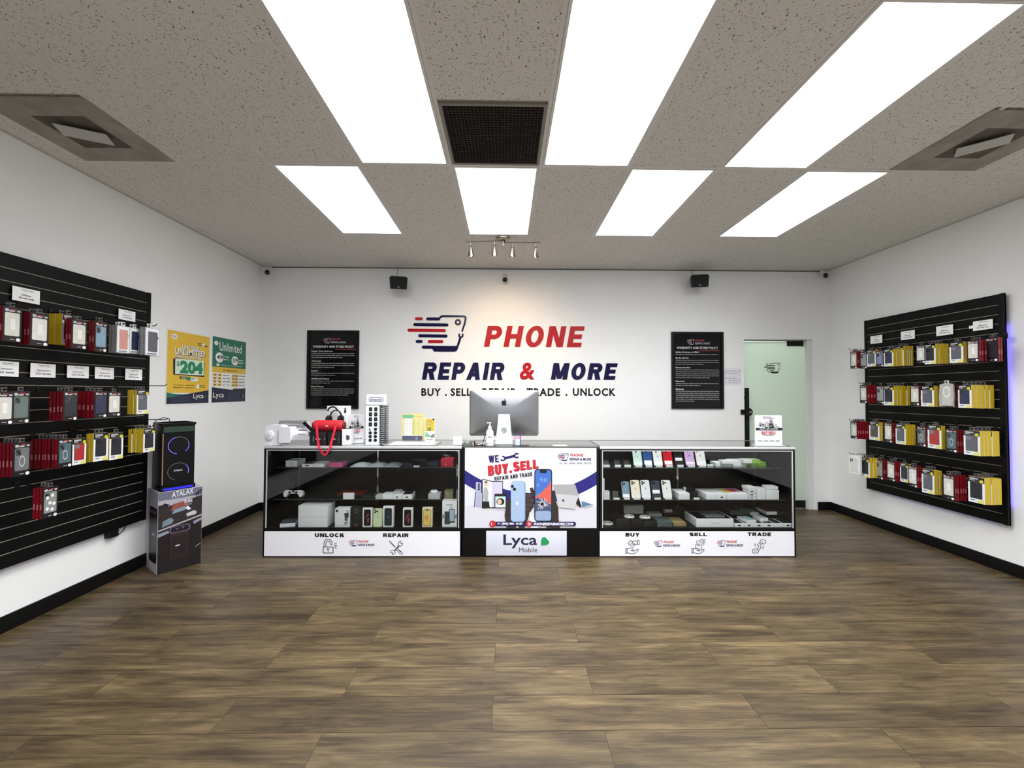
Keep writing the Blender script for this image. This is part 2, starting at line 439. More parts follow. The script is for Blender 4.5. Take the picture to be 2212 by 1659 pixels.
def floor_material():
    m = bpy.data.materials.new('plank_floor'); m.use_nodes = True
    nt = m.node_tree; N = nt.nodes; L = nt.links; b = N['Principled BSDF']
    tc = N.new('ShaderNodeTexCoord'); at = N.new('ShaderNodeAttribute'); at.attribute_name = 'tone'
    off = N.new('ShaderNodeVectorMath'); off.operation = 'SCALE'; off.inputs['Scale'].default_value = 37.0
    L.new(at.outputs['Color'], off.inputs[0])
    add = N.new('ShaderNodeVectorMath'); add.operation = 'ADD'
    L.new(tc.outputs['Object'], add.inputs[0]); L.new(off.outputs[0], add.inputs[1])
    def noise(sx, sy, scale, detail, dist=0.0, rough=0.55):
        mp = N.new('ShaderNodeMapping'); mp.inputs['Scale'].default_value = (sx, sy, 1)
        L.new(add.outputs[0], mp.inputs['Vector'])
        n = N.new('ShaderNodeTexNoise'); n.inputs['Scale'].default_value = scale; n.inputs['Detail'].default_value = detail
        n.inputs['Distortion'].default_value = dist; n.inputs['Roughness'].default_value = rough
        L.new(mp.outputs[0], n.inputs['Vector']); return n
    n1 = noise(1.0, 7.0, 1.7, 5, 0.6); n2 = noise(1.0, 22.0, 3.4, 7, 0.5, 0.75); n3 = noise(1.6, 6.5, 1.7, 6, 1.4)
    r1 = N.new('ShaderNodeValToRGB'); e = r1.color_ramp.elements
    e[0].position = 0.30; e[0].color = (*lin((40, 30, 19)), 1); e[1].position = 0.70; e[1].color = (*lin((131, 112, 78)), 1)
    k = e.new(0.43); k.color = (*lin((70, 57, 38)), 1); k = e.new(0.55); k.color = (*lin((96, 81, 56)), 1)
    mxf = N.new('ShaderNodeMix'); mxf.data_type = 'FLOAT'; mxf.inputs[0].default_value = 0.5
    L.new(n1.outputs['Fac'], mxf.inputs[2]); L.new(n2.outputs['Fac'], mxf.inputs[3])
    L.new(mxf.outputs[0], r1.inputs['Fac'])
    # broad darker stains of the wood
    r3 = N.new('ShaderNodeValToRGB'); r3.color_ramp.elements[0].position = 0.34; r3.color_ramp.elements[1].position = 0.52
    r3.color_ramp.elements[0].color = (0.62, 0.60, 0.57, 1); r3.color_ramp.elements[1].color = (1, 1, 1, 1)
    L.new(n3.outputs['Fac'], r3.inputs['Fac'])
    mu = N.new('ShaderNodeMix'); mu.data_type = 'RGBA'; mu.blend_type = 'MULTIPLY'; mu.inputs[0].default_value = 1.0
    L.new(r1.outputs['Color'], mu.inputs[6]); L.new(r3.outputs['Color'], mu.inputs[7])
    # plank to plank tone
    mr = N.new('ShaderNodeMapRange'); mr.inputs['To Min'].default_value = 0.68; mr.inputs['To Max'].default_value = 1.10
    L.new(at.outputs['Fac'], mr.inputs['Value'])
    mu2 = N.new('ShaderNodeVectorMath'); mu2.operation = 'SCALE'
    L.new(mu.outputs[2], mu2.inputs[0]); L.new(mr.outputs[0], mu2.inputs['Scale'])
    L.new(mu2.outputs[0], b.inputs['Base Color'])
    b.inputs['Roughness'].default_value = 0.42; b.inputs['Specular IOR Level'].default_value = 0.45
    bp = N.new('ShaderNodeBump'); bp.inputs['Strength'].default_value = 0.12; bp.inputs['Distance'].default_value = 0.002
    L.new(n2.outputs['Fac'], bp.inputs['Height']); L.new(bp.outputs[0], b.inputs['Normal'])
    return m
PLANK = floor_material()
GAP = M('plank_gap', (44, 34, 26), 0.8)

def build_floor():
    mb = MB(); rnd = random.Random(4); tones = []
    mb.box(XL-0.1, YF-0.1, -0.12, XR+0.1, YB+0.9, -0.0012, GAP); tones += [0.0]*6
    pitch = 0.2032; g = 0.0009; row0 = 1.766
    n0 = int(math.floor((YF - row0)/pitch)); n1 = int(math.ceil((YB + 0.9 - row0)/pitch))
    for n in range(n0, n1):
        ya = row0 + n*pitch; yb = ya + pitch
        ya2, yb2 = max(ya + g, YF), min(yb - g, YB + 0.9)
        x = (-0.055 if n % 2 == 0 else 0.423) - 1.187*4
        while x < XR:
            a, b_ = max(x + g, XL), min(x + 1.187 - g, XR)
            if b_ > a + 0.01:
                mb.face([mb.v((a, ya2, 0)), mb.v((b_, ya2, 0)), mb.v((b_, yb2, 0)), mb.v((a, yb2, 0))], PLANK)
                tones.append(rnd.random())
            x += 1.187
    o = mb.build('floor', sharp=False); tag(o, kind='structure')
    at = o.data.attributes.new('tone', 'FLOAT_COLOR', 'FACE')
    for i, t in enumerate(tones): at.data[i].color = (t, (t*7.3) % 1, (t*3.1) % 1, 1)
    return o
build_floor()

def build_walls():
    mb = MB(); mb.box(XL-0.12, YF-0.1, 0, XL, YB+0.1, ZC, WALL); struct(mb, 'wall_left')
    mb = MB(); mb.box(XR, YF-0.1, 0, XR+0.12, YB+0.1, ZC, WALL); struct(mb, 'wall_right')
    mb = MB()
    mb.box(XL, YB, 0, DX0, YB+0.12, ZC, WALL); mb.box(DX0, YB, DZ1, DX1, YB+0.12, ZC, WALL); mb.box(DX1, YB, 0, XR, YB+0.12, ZC, WALL)
    struct(mb, 'wall_back')
    # storefront wall behind the viewer: a glazed opening
    a, b, t = -2.0, 3.0, 2.5
    mb = MB(); mb.box(XL, YF-0.1, 0, a, YF, ZC, WALL); mb.box(b, YF-0.1, 0, XR, YF, ZC, WALL); mb.box(a, YF-0.1, t, b, YF, ZC, WALL); mb.box(a, YF-0.1, 0, b, YF, 0.15, WALL)
    struct(mb, 'wall_front')
    mb = MB(); n = 4; w = (b-a)/n
    for i in range(n+1):
        x = a + i*w; mb.box(x-0.025, YF-0.08, 0.15, x+0.025, YF-0.02, t, BLACKM)
    mb.box(a, YF-0.08, 0.15, b, YF-0.02, 0.2, BLACKM); mb.box(a, YF-0.08, t-0.05, b, YF-0.02, t, BLACKM)
    wn = struct(mb, 'window_1')
    for i in range(n):
        mb = MB(); mb.box(a+i*w+0.025, YF-0.054, 0.2, a+(i+1)*w-0.025, YF-0.048, t-0.05, GLASS); mb.build('pane', wn)
    # back room seen only through frosted glass
    mb = MB(); mb.box(DX0-0.3, YB+0.8, 0, XR, YB+0.9, 2.6, WALL); struct(mb, 'wall_behind_door')
    base = M('baseboard_black', (8, 8, 8), 0.5, spec=0.25)
    hb, tb = 0.098, 0.012
    mb = MB(); mb.box(XL, YF, 0, XL+tb, YB, hb, base, 0.002); struct(mb, 'baseboard_left')
    mb = MB(); mb.box(XR-tb, YF, 0, XR, YB, hb, base, 0.002); struct(mb, 'baseboard_right')
    mb = MB(); mb.box(XL+tb, YB-tb, 0, DX0-0.03, YB, hb, base, 0.002); mb.box(DX1+0.03, YB-tb, 0, XR-tb, YB, hb, base, 0.002); struct(mb, 'baseboard_back')
build_walls()

FIXTURES = {(-2, 0), (0, 0), (2, 0), (4, 0), (-1, -1), (1, -1), (3, -1), (-1, -3), (1, -3), (3, -3), (-1, -4), (1, -4), (3, -4)}
VENTS = {(0, -1), (-4, -1)}
def build_ceiling():
    m = bpy.data.materials.new('fissured_tile'); m.use_nodes = True
    nt = m.node_tree; N = nt.nodes; L = nt.links; b = N['Principled BSDF']
    tc = N.new('ShaderNodeTexCoord')
    def flecks(sx, sy, scale, lo, hi):
        mp = N.new('ShaderNodeMapping'); mp.inputs['Scale'].default_value = (sx, sy, 1)
        L.new(tc.outputs['Object'], mp.inputs['Vector'])
        n = N.new('ShaderNodeTexNoise'); n.inputs['Scale'].default_value = scale; n.inputs['Detail'].default_value = 1.5
        n.inputs['Distortion'].default_value = 0.8
        L.new(mp.outputs[0], n.inputs['Vector'])
        r = N.new('ShaderNodeMapRange'); r.inputs['From Min'].default_value = lo; r.inputs['From Max'].default_value = hi
        L.new(n.outputs['Fac'], r.inputs['Value']); return r
    f1 = flecks(1.0, 2.4, 74, 0.645, 0.71); f2 = flecks(2.4, 1.0, 66, 0.65, 0.715)
    mx = N.new('ShaderNodeMath'); mx.operation = 'MAXIMUM'
    L.new(f1.outputs[0], mx.inputs[0]); L.new(f2.outputs[0], mx.inputs[1])
    mc = N.new('ShaderNodeMix'); mc.data_type = 'RGBA'
    mc.inputs[6].default_value = (*lin((222, 219, 213)), 1); mc.inputs[7].default_value = (*lin((76, 68, 60)), 1)
    L.new(mx.outputs[0], mc.inputs[0]); L.new(mc.outputs[2], b.inputs['Base Color'])
    b.inputs['Roughness'].default_value = 0.9; b.inputs['Specular IOR Level'].default_value = 0.1
    bp = N.new('ShaderNodeBump'); bp.inputs['Strength'].default_value = 0.3; bp.inputs['Distance'].default_value = 0.003; bp.invert = True
    L.new(mx.outputs[0], bp.inputs['Height']); L.new(bp.outputs[0], b.inputs['Normal'])
    mb = MB(); mb.box(XL-0.1, YF-0.1, ZC+0.012, XR+0.1, YB+0.1, ZC+0.12, m)
    for i in range(-5, 8):                                  # lay-in tiles, left out where a fixture sits
        for j in range(-5, 3):
            xa, xb = TX + (i-0.5)*TP + 0.001, TX + (i+0.5)*TP - 0.001; ya, yb = TY + j*TL + 0.001, TY + (j+1)*TL - 0.001
            if (i, j) in FIXTURES: continue
            if (i, j) in VENTS: yb = TY - TP - 0.012
            if i == 6 and j == -1: pass
            xa, xb, ya, yb = max(xa, XL), min(xb, XR), max(ya, YF), min(yb, YB)
            if (i, j) in ((4, -1), (5, -1)):
                for (c0, c1, d0, d1) in ((xa, xb, ya, TY-TP-0.012), (max(xa, TX+5*TP-0.05+0.3), xb, TY-TP-0.012, yb), (xa, min(xb, TX+5*TP-0.05-0.3), TY-TP-0.012, yb)):
                    if c1 > c0 and d1 > d0: mb.box(c0, d0, ZC+0.0015, c1, d1, ZC+0.0122, m)
            elif xb > xa and yb > ya: mb.box(xa, ya, ZC+0.0015, xb, yb, ZC+0.0122, m)
    struct(mb, 'ceiling')
    # suspension grid
    grid = M('grid_paint', (220, 217, 211), 0.6)
    # fixtures occupy these rectangles; grid bars stop at them
    mb = MB(); k = 0
    for i in range(-5, 8):
        x = TX + (i + 0.5)*TP
        if XL < x < XR: mb.box(x-0.011, YF, ZC-0.0005, x+0.011, YB, ZC+0.0125, grid)
    for j in range(-5, 3):
        y = TY + j*TL
        if YF < y < YB: mb.box(XL, y-0.011, ZC-0.001, XR, y+0.011, ZC+0.0125, grid)
    struct(mb, 'trim_1')
    ang = M('wall_angle', (186, 185, 181), 0.5)
    mb = MB(); mb.box(XL, YB-0.02, ZC-0.004, XR, YB, ZC+0.012, ang); mb.box(XL, YF, ZC-0.004, XL+0.02, YB-0.02, ZC+0.012, ang); mb.box(XR-0.02, YF, ZC-0.004, XR, YB-0.02, ZC+0.012, ang)
    mb.box(XL+0.05, YB-0.004, ZC-0.011, XR-0.05, YB, ZC-0.004, M('ceiling_gap', (58, 50, 43), 0.8))
    struct(mb, 'trim_2')
build_ceiling()

# ------------------------------------------------------------------ ceiling lights
DIFFUSER = M('light_diffuser', (255, 255, 255), 0.4, emit=PANEL_EMIT, emit_rgb=(250, 252, 255))
TRIMW = M('light_trim', (222, 219, 213), 0.5)
def panel_light(i, j, label, group=None, proto=[None]):
    x = TX + i*TP; y0 = TY + j*TL
    if proto[0] is None:
        t = thing('ceiling_light', label, 'ceiling light', (x, y0 + TL/2, ZC), 0, group)
        hw, hl, o = 0.2775, TL/2 - 0.026, 0.002
        mb = MB(); W, Lh = 0.2925, TL/2 - 0.0125
        for a in ((-W, -Lh, -hw, Lh), (hw, -Lh, W, Lh), (-hw, -Lh, hw, -hl), (-hw, hl, hw, Lh)):
            mb.box(a[0], a[1], -0.003, a[2], a[3], 0.0118, TRIMW)
        mb.build('frame', t)
        mb = MB(); mb.box(-hw, -hl, 0.0, hw, hl, 0.008, DIFFUSER); mb.build('diffuser', t)
        ld = bpy.data.lights.new('panel_lamp', 'AREA'); ld.shape = 'RECTANGLE'; ld.size = 2*hw; ld.size_y = 2*hl; ld.energy = FAR_POWER; ld.spread = math.radians(PANEL_SPREAD); ld.color = (0.97, 0.985, 1.0)
        lo = bpy.data.objects.new('panel_lamp', ld); COL.objects.link(lo); lo.parent = t; lo.location = (0, 0, -0.001)
        proto[0] = t
    else:
        t = copy_tree(proto[0]); t.location = (x, y0 + TL/2, ZC); t['label'] = label
        if j != 0:
            for ch in t.children:
                if ch.type == 'LIGHT':
                    if len(proto) < 2: proto.append(ch.data.copy()); proto[1].energy = PANEL_POWER
                    ch.data = proto[1]
        if group: t['group'] = group
    return t
for i, w in ((-2, 'leftmost panel of the far row of four ceiling lights'), (0, 'second panel from left in far ceiling row, above the track spotlights'),
             (2, 'third panel from left in the far row of four ceiling lights'), (4, 'rightmost panel of the far row of four ceiling lights')):
    panel_light(i, 0, 'short-looking white ' + w, 'ceiling light panels')
for i, w in ((-1, 'long bright ceiling panel left of the dark ceiling vent'), (1, 'long bright ceiling panel right of the dark ceiling vent'), (3, 'long bright ceiling panel at the upper right of the ceiling')):
    panel_light(i, -1, w, 'ceiling light panels')
for i, j in ((-1, -3), (1, -3), (3, -3), (-1, -4), (1, -4), (3, -4)):
    panel_light(i, j, 'white ceiling light panel overhead, behind the viewpoint', 'ceiling light panels behind the viewpoint')

# ------------------------------------------------------------------ air vents
def vents():
    dark = M('vent_dark', (44, 38, 33), 0.7, noise=0.5, nscale=22.0); dk2 = M('vent_slat', (56, 50, 44), 0.6, noise=0.3, nscale=30)
    t = thing('return_vent', 'dark square egg-crate return air vent between two long ceiling lights', 'vent', (TX, TY - TP/2, ZC))
    mb = MB(); w = 0.292
    for a in ((-w, -w, -0.275, w), (0.275, -w, w, w), (-0.275, -w, 0.275, -0.275), (-0.275, 0.275, 0.275, w)): mb.box(a[0], a[1], -0.004, a[2], a[3], 0.0118, M('vent_frame', (128, 122, 114), 0.5))
    mb.build('frame', t)
    mb = MB(); mb.box(-0.275, -0.275, 0.009, 0.275, 0.275, 0.0118, dark); mb.build('backing', t)
    mb = MB()
    for i in range(27):
        q = -0.27 + i*0.0208
        mb.box(q-0.0008, -0.275, 0.0, q+0.0008, 0.275, 0.009, dk2); mb.box(-0.275, q-0.0008, 0.0, 0.275, q+0.0008, 0.009, dk2)
    mb.build('grille', t)
    gm = M('diffuser_grey', (148, 141, 130), 0.55, noise=0.22, nscale=6.0); gd = M('diffuser_dirty', (92, 85, 76), 0.7, noise=0.25, nscale=9.0)
    gl = M('diffuser_plate', (190, 188, 182), 0.5)
    def diffuser(cx, cy, label, rot):
        t = thing('air_diffuser', label, 'vent', (cx, cy, ZC), 0, 'square supply air diffusers')
        mb = MB(); W = 0.285
        def ring(a, za, b, zb, m):
            p = [(-1,-1),(1,-1),(1,1),(-1,1)]
            A = [mb.v((x*a, y*a, za)) for x, y in p]; B = [mb.v((x*b, y*b, zb)) for x, y in p]
            for i in range(4): mb.face([A[i], A[(i+1) % 4], B[(i+1) % 4], B[i]], m)
        ring(0.298, 0.0, 0.293, -0.005, gm); ring(0.293, -0.005, 0.272, -0.0045, gm)
        mb.build('frame', t)
        mb = MB(); ring(0.272, -0.0045, 0.150, -0.002, gm); ring(0.150, -0.002, 0.120, 0.0095, gd); mb.build('cone', t)
        mb = MB(); mb.box(-0.125, -0.125, 0.0095, 0.125, 0.125, 0.0118, gd); mb.build('backing', t)
        mb = MB(); mb.mtx = Matrix.Rotation(rot, 4, 'Z'); mb.box(-0.115, -0.06, -0.016, 0.115, 0.06, -0.011, gl, 0.001); mb.build('centre_plate', t)
        mb = MB(); mb.box(-0.02, -0.02, -0.011, 0.02, 0.02, 0.0095, gd); mb.build('stem', t)
        return t
    diffuser(TX - 4*TP + 0.005, TY - TP/2, 'grey square air diffuser in the ceiling above the left wall', math.radians(25))
    diffuser(TX + 5*TP - 0.05, TY - TP/2, 'grey square air diffuser in the ceiling towards the right wall', math.radians(-42))
vents()
# ------------------------------------------------------------------ wall lettering
def wall_sign():
    t = thing('wall_sign', 'large red and navy raised lettering with speeding phone emblem on the back wall', 'sign', (0, YB, 0))
    D = 0.006
    def art(src):           # source = photo pixels on the back wall
        a = ony(src[0], src[3], YB); b = ony(src[2], src[1], YB)
        return a.x, a.z, b.x, b.z
    x0, z0, x1, z1 = art((880, 681, 1008, 760.5))
    mb = MB(); A = Art(mb, (88, 95, 655, 445), (x0, z0, x1, z1), -D, depth=D-0.001)
    emblem(A, 88, 95, 567, 350, NAVY, RED)
    mb.build('emblem', t)
    blk = M('black_acrylic', (10, 9, 10), 0.2, spec=0.25)
    for w, a, b, c, d, m, kw in (('PHONE', 820, 196, 1783, 396, RED, dict(w=.78, t=.25, b=.215, gap=.19, shear=.18)), ('REPAIR', 228, 547, 1017, 708, NAVY, dict(w=.80, t=.275, b=.23, gap=.17, shear=.17)),
            ('MORE', 1458, 550, 2098, 710, NAVY, dict(w=.78, t=.275, b=.23, gap=.18, shear=.17))):
        p = ony(860+a/4.424, 660+d/4.424, YB); q = ony(860+c/4.424, 660+b/4.424, YB)
        for ch, g in block_text(w, **kw):
            mb = MB()
            for k, poly in enumerate(g): mb.prism([(p.x + u*(q.x-p.x), p.z + v*(q.z-p.z)) for u, v in poly], -D - k*0.00006, -0.001, m)
            mb.build('letter', t)
    word(t, '&', (860+1162/4.424, 660+545/4.424, 860+1303/4.424, 660+708/4.424), RED, D, 0.03, 0.12, 1.0)
    for w, a, b in (('BUY', 223, 410), ('.', 448, 466), ('SELL', 503, 700), ('.', 742, 760), ('REPAIR', 805, 1132), ('.', 1172, 1190), ('TRADE', 1228, 1548), ('.', 1600, 1618), ('UNLOCK', 1670, 2078)):
        y0 = 660+790/4.424 if w != '.' else 660+846/4.424
        word(t, w, (860+a/4.424, y0, 860+b/4.424, 660+863/4.424), blk, 0.004, 0.028, 0, 1.15)
def word(parent, w, px, m, D, bold, shear, spacing):
    """each letter of the word is a raised piece of its own."""
    a = ony(px[0], px[3], YB); b = ony(px[2], px[1], YB)
    if w == '.':
        mb = MB(); mb.prism(disc((a.x+b.x)/2, (a.z+b.z)/2, (b.x-a.x)/2, 14), -D, -0.001, m); mb.build('full_stop', parent); return
    vs, fs, _ = text_geo(w, bold, shear, spacing)
    # split in letters by connectivity
    par = list(range(len(vs)))
    def find(i):
        while par[i] != i: par[i] = par[par[i]]; i = par[i]
        return i
    for f in fs:
        for q in f[1:]: par[find(q)] = find(f[0])
    groups = {}
    for f in fs: groups.setdefault(find(f[0]), []).append(f)
    for g in sorted(groups.values(), key=lambda g: min(vs[i][0] for f in g for i in f)):
        mb = MB(); idx = {}; bk = {}
        P = lambda v, y: (a.x + v[0]*(b.x-a.x), y, a.z + v[1]*(b.z-a.z))
        for f in g:
            for i in f:
                if i not in idx: idx[i] = mb.v(P(vs[i], -D)); bk[i] = mb.v(P(vs[i], -0.001))
        ed = set()
        for f in g:
            mb.face([idx[i] for i in f], m)
            for p, q in zip(f, f[1:]+f[:1]): ed.add((p, q))
        for p, q in ed:
            if (q, p) not in ed: mb.face([idx[q], idx[p], bk[p], bk[q]], m)
        mb.build('letter', parent)
wall_sign()

# ------------------------------------------------------------------ framed policy boards
FRAMEB = M('board_frame', (9, 9, 9), 0.3, spec=0.3); BOARD = M('board_print', (17, 17, 19), 0.1, spec=0.22)
def policy_board(px, label, sections, seed, foot=None):
    a = ony(px[0], px[3], YB); b = ony(px[2], px[1], YB)
    cx = (a.x+b.x)/2; w = b.x-a.x; h = b.z-a.z
    t = thing('policy_board', label, 'sign', (cx, YB-0.002, a.z))
    mb = MB(); f = 0.03
    for q in ((-w/2, 0, -w/2+f, h), (w/2-f, 0, w/2, h), (-w/2+f, 0, w/2-f, f), (-w/2+f, h-f, w/2-f, h)): mb.box(q[0], -0.022, q[1], q[2], 0, q[3], FRAMEB, 0.002)
    mb.build('frame', t)
    mb = MB(); mb.box(-w/2+f, -0.008, f, w/2-f, 0, h-f, BOARD); mb.build('panel', t)
    pw = M('board_white', (214, 214, 216), 0.5); pr = M('board_red', (176, 60, 70), 0.5); pb = M('board_body', (150, 150, 154), 0.5)
    def block(name, fn):
        mb = MB(); fn(Art(mb, (83, 66, 1115, 1590), (-w/2, 0, w/2, h), -0.0082)); mb.build(name, t)
    block('printed_logo', lambda A: small_logo(A, 385, 212, 850, 322, M('board_grey', (168, 168, 178), 0.5), pr))
    def heading(A): A.text('WARRANTY AND STORE POLICY', 190, 360, 1012, 406, pw, 0.018); A.rect(640, 432, 1050, 441, pr)
    block('heading', heading)
    y = 458
    for k, (head, wd, ln) in enumerate(sections):
        def sec(A, y=y, k=k, head=head, wd=wd, ln=ln):
            A.text(head, 168, y, 168+wd, y+34, pw, 0.018)
            for i in range(ln):
                A.lines(168, y+50+i*39, 1030 - (0 if i < ln-1 else random.Random(seed+k*7).randint(120, 560) if ln > 1 else 0), y+70+i*39, pb, 0.6, seed+k*10+i)
        block('printed_section', sec)
        y += 75 + ln*39
    if foot: block('footer', lambda A: A.rrect(535, 1548, 690, 1572, 8, pb))
policy_board((663, 714.5, 777, 882.5), 'black framed warranty policy board on back wall, above the red speaker', [('Repair Cost Estimate', 420, 3), ('Warranty', 190, 3), ('Repair', 130, 2), ('Additional Repair', 360, 2), ('Data Privacy', 250, 4)], 3)
policy_board((1450, 717.5, 1561, 882.5), 'black framed store policy board on back wall, left of the glass door', [('Selling Devices to PRM', 460, 1), ('No fix, No fee', 258, 3), ('Diagnostic Fee', 290, 5), ('Payment', 175, 2), ('Refunds', 155, 6)], 40, True)

def notice():
    a = ony(1562, 832, YB); b = ony(1601, 796, YB)
    t = thing('paper_notice', 'small faded white paper notice taped beside the right policy board', 'notice', ((a.x+b.x)/2, YB-0.001, a.z))
    w = b.x-a.x; h = b.z-a.z
    mb = MB(); mb.box(-w/2, -0.001, 0, w/2, 0, h, M('notice_paper', (224, 224, 230), 0.8)); mb.build('sheet', t)
    mb = MB(); A = Art(mb, (0, 0, 100, 100), (-w/2, 0, w/2, h), -0.0012); g = M('notice_ink', (186, 186, 194), 0.8)
    for i, y in enumerate((12, 26, 54, 66, 80)): A.lines(6 if i < 3 else 30, y, 94 - (i % 3)*10, y+8, g, 0.7, i)
    mb.build('print', t)
notice()

# ------------------------------------------------------------------ posters on the left wall
def left_posters():
    pw = M('poster_white', (236, 236, 232), 0.5); pyel = M('poster_yellow', (228, 186, 60), 0.45); pg = M('poster_green', (38, 112, 88), 0.45)
    pn = M('poster_navy', (28, 32, 58), 0.45); lg = M('poster_pale', (214, 232, 214), 0.5); ink = M('poster_ink', (24, 26, 30), 0.5); mid = M('poster_midgreen', (40, 140, 96), 0.45); dim = M('poster_dim', (84, 92, 112), 0.5)
    X = XL
    def place(p, label):
        ps = [onx(x, y, X) for x, y in p]       # tl, tr, br, bl
        y0 = (ps[0].y+ps[3].y)/2; y1 = (ps[1].y+ps[2].y)/2; zt = (ps[0].z+ps[1].z)/2; zb = (ps[2].z+ps[3].z)/2
        t = thing('wall_poster', label, 'poster', (X+0.0015, (y0+y1)/2, zb), LEFTW)
        w = y1-y0; h = zt-zb
        mb = MB(); mb.box(-w/2, -0.0012, 0, w/2, 0, h, pw); mb.build('sheet', t)
        return t, w, h
    # yellow one: source crop units
    t, w, h = place(((358, 707), (453, 725), (452, 871), (358, 877)), 'yellow phone plan poster with big green price, nearer the slat panel')
    mb = MB(); A = Art(mb, (340, 150, 915, 1150), (-w/2, 0, w/2, h), -0.0013)
    A.rect(350, 175, 905, 990, pyel); A.poly([(350,985),(350,1135),(905,1135),(905,952),(600,1005),(470,1020)], pn); A.poly([(350,985),(350,1060),(430,1040),(560,1012),(440,1002)], pg)
    A.disc(432, 250, 40, pw, 20, 36); A.lines(405, 235, 460, 248, dim, .6, 1); A.lines(410, 252, 455, 264, dim, .6, 2)
    A.stroke([(735, 290), (800, 290)], 10, ink); A.stroke([(740, 312), (790, 318)], 10, ink); A.poly([(790,300),(815,270),(835,300),(825,325),(795,325)], pw); A.stroke([(835, 315), (868, 320)], 14, ink)
    A.text('ONE YEAR', 535, 345, 765, 405, ink, 0.03); A.text('ONE YEAR', 530, 342, 760, 400, pw, 0.025)
    A.text('UNLIMITED', 445, 398, 845, 485, ink, 0.035); A.text('UNLIMITED', 440, 392, 838, 478, pw, 0.03)
    A.text('Talk, Text and Data', 440, 480, 790, 530, ink, 0.03); A.text('Talk, Text and Data', 437, 478, 786, 527, pw, 0.025)
    A.poly([(420,545),(450,525),(835,545),(830,760),(425,750)], ink); A.rect(445, 535, 825, 742, lg)
    A.text('$', 462, 570, 498, 640, mid, 0.03); A.text('204', 505, 560, 810, 728, M('poster_shade', (24, 90, 62), .5), 0.05); A.text('204', 503, 553, 806, 720, mid, 0.045)
    A.rect(505, 770, 610, 800, ink); A.text('ONLY', 520, 775, 590, 796, pw, .02); A.disc(618, 795, 28, mid); A.rect(650, 775, 740, 832, pw); A.text('$17', 660, 782, 712, 812, ink, .02)
    for i, (x, y) in enumerate(((425, 880), (570, 880), (425, 915), (570, 915))): A.lines(x, y, x+125, y+12, ink, .5, i); 
    A.rect(722, 870, 760, 930, pw); A.lines(768, 880, 850, 892, ink, .5, 9); A.lines(768, 905, 845, 917, ink, .5, 8)
    for i in range(4): A.lines(405, 1040+i*22, 620, 1052+i*22, dim, .5, 20+i)
    A.text('Lyca', 680, 1000, 825, 1085, pw, 0.01); A.text('Mobile', 745, 1085, 815, 1106, dim, 0.0); A.disc(850, 1040, 12, dim)
    mb.build('print', t)
    # green one
    t, w, h = place(((456, 726), (531, 739), (529, 868), (457, 871)), 'green and white phone plan poster, nearer the room corner')
    mb = MB(); A = Art(mb, (932, 280, 1362, 1125), (-w/2, 0, w/2, h), -0.0013)
    A.rect(938, 280, 1362, 670, pg); A.rect(940, 662, 1362, 735, pyel); A.poly([(938,925),(1180,955),(1362,930),(1362,1115),(938,1120)], pn)
    A.disc(980, 360, 24, pw, 20, 28); A.text('Unlimited', 1018, 335, 1300, 450, pw, 0.005); A.lines(1020, 462, 1295, 474, dim, .5, 3)
    A.disc(1020, 540, 47, pw, 24, 66); A.text('49', 988, 508, 1060, 565, ink, .02); A.disc(1212, 560, 45, pw, 24, 62); A.text('59', 1182, 530, 1248, 585, ink, .02)
    for i, (x, y) in enumerate(((1075, 515), (1075, 550), (1262, 540), (1262, 575))): A.lines(x, y, x+60, y+18, lg, .6, i)
    A.rect(985, 620, 1020, 648, pw); A.lines(1035, 628, 1300, 642, lg, .4, 30); A.text('Our other Lyca Plans', 1060, 690, 1255, 714, ink, .01)
    for c, x in enumerate((950, 1005, 1175, 1215)):
        for r in range(4): A.rect(x, 750+r*42, x+36, 782+r*42, pyel)
    for c, x in enumerate((1060, 1110, 1265, 1310)):
        for r in range(4): A.lines(x, 758+r*42, x+36, 772+r*42, dim, .6, c*4+r)
    for c, x in enumerate((955, 1008, 1180, 1218)):
        for r in range(4): A.lines(x, 758+r*42, x+28, 772+r*42, ink, .5, 50+c*4+r)
    A.stroke([(1190, 945), (1340, 945)], 14, ink)
    A.text('Lyca', 944, 990, 1072, 1075, pw, 0.01); A.text('Mobile', 1000, 1066, 1070, 1084, dim)
    for i in range(4): A.lines(1120, 990+i*28, 1285, 1004+i*28, dim, .5, 60+i)
    A.rrect(1302, 1020, 1335, 1062, 5, dim)
    mb.build('print', t)
left_posters()

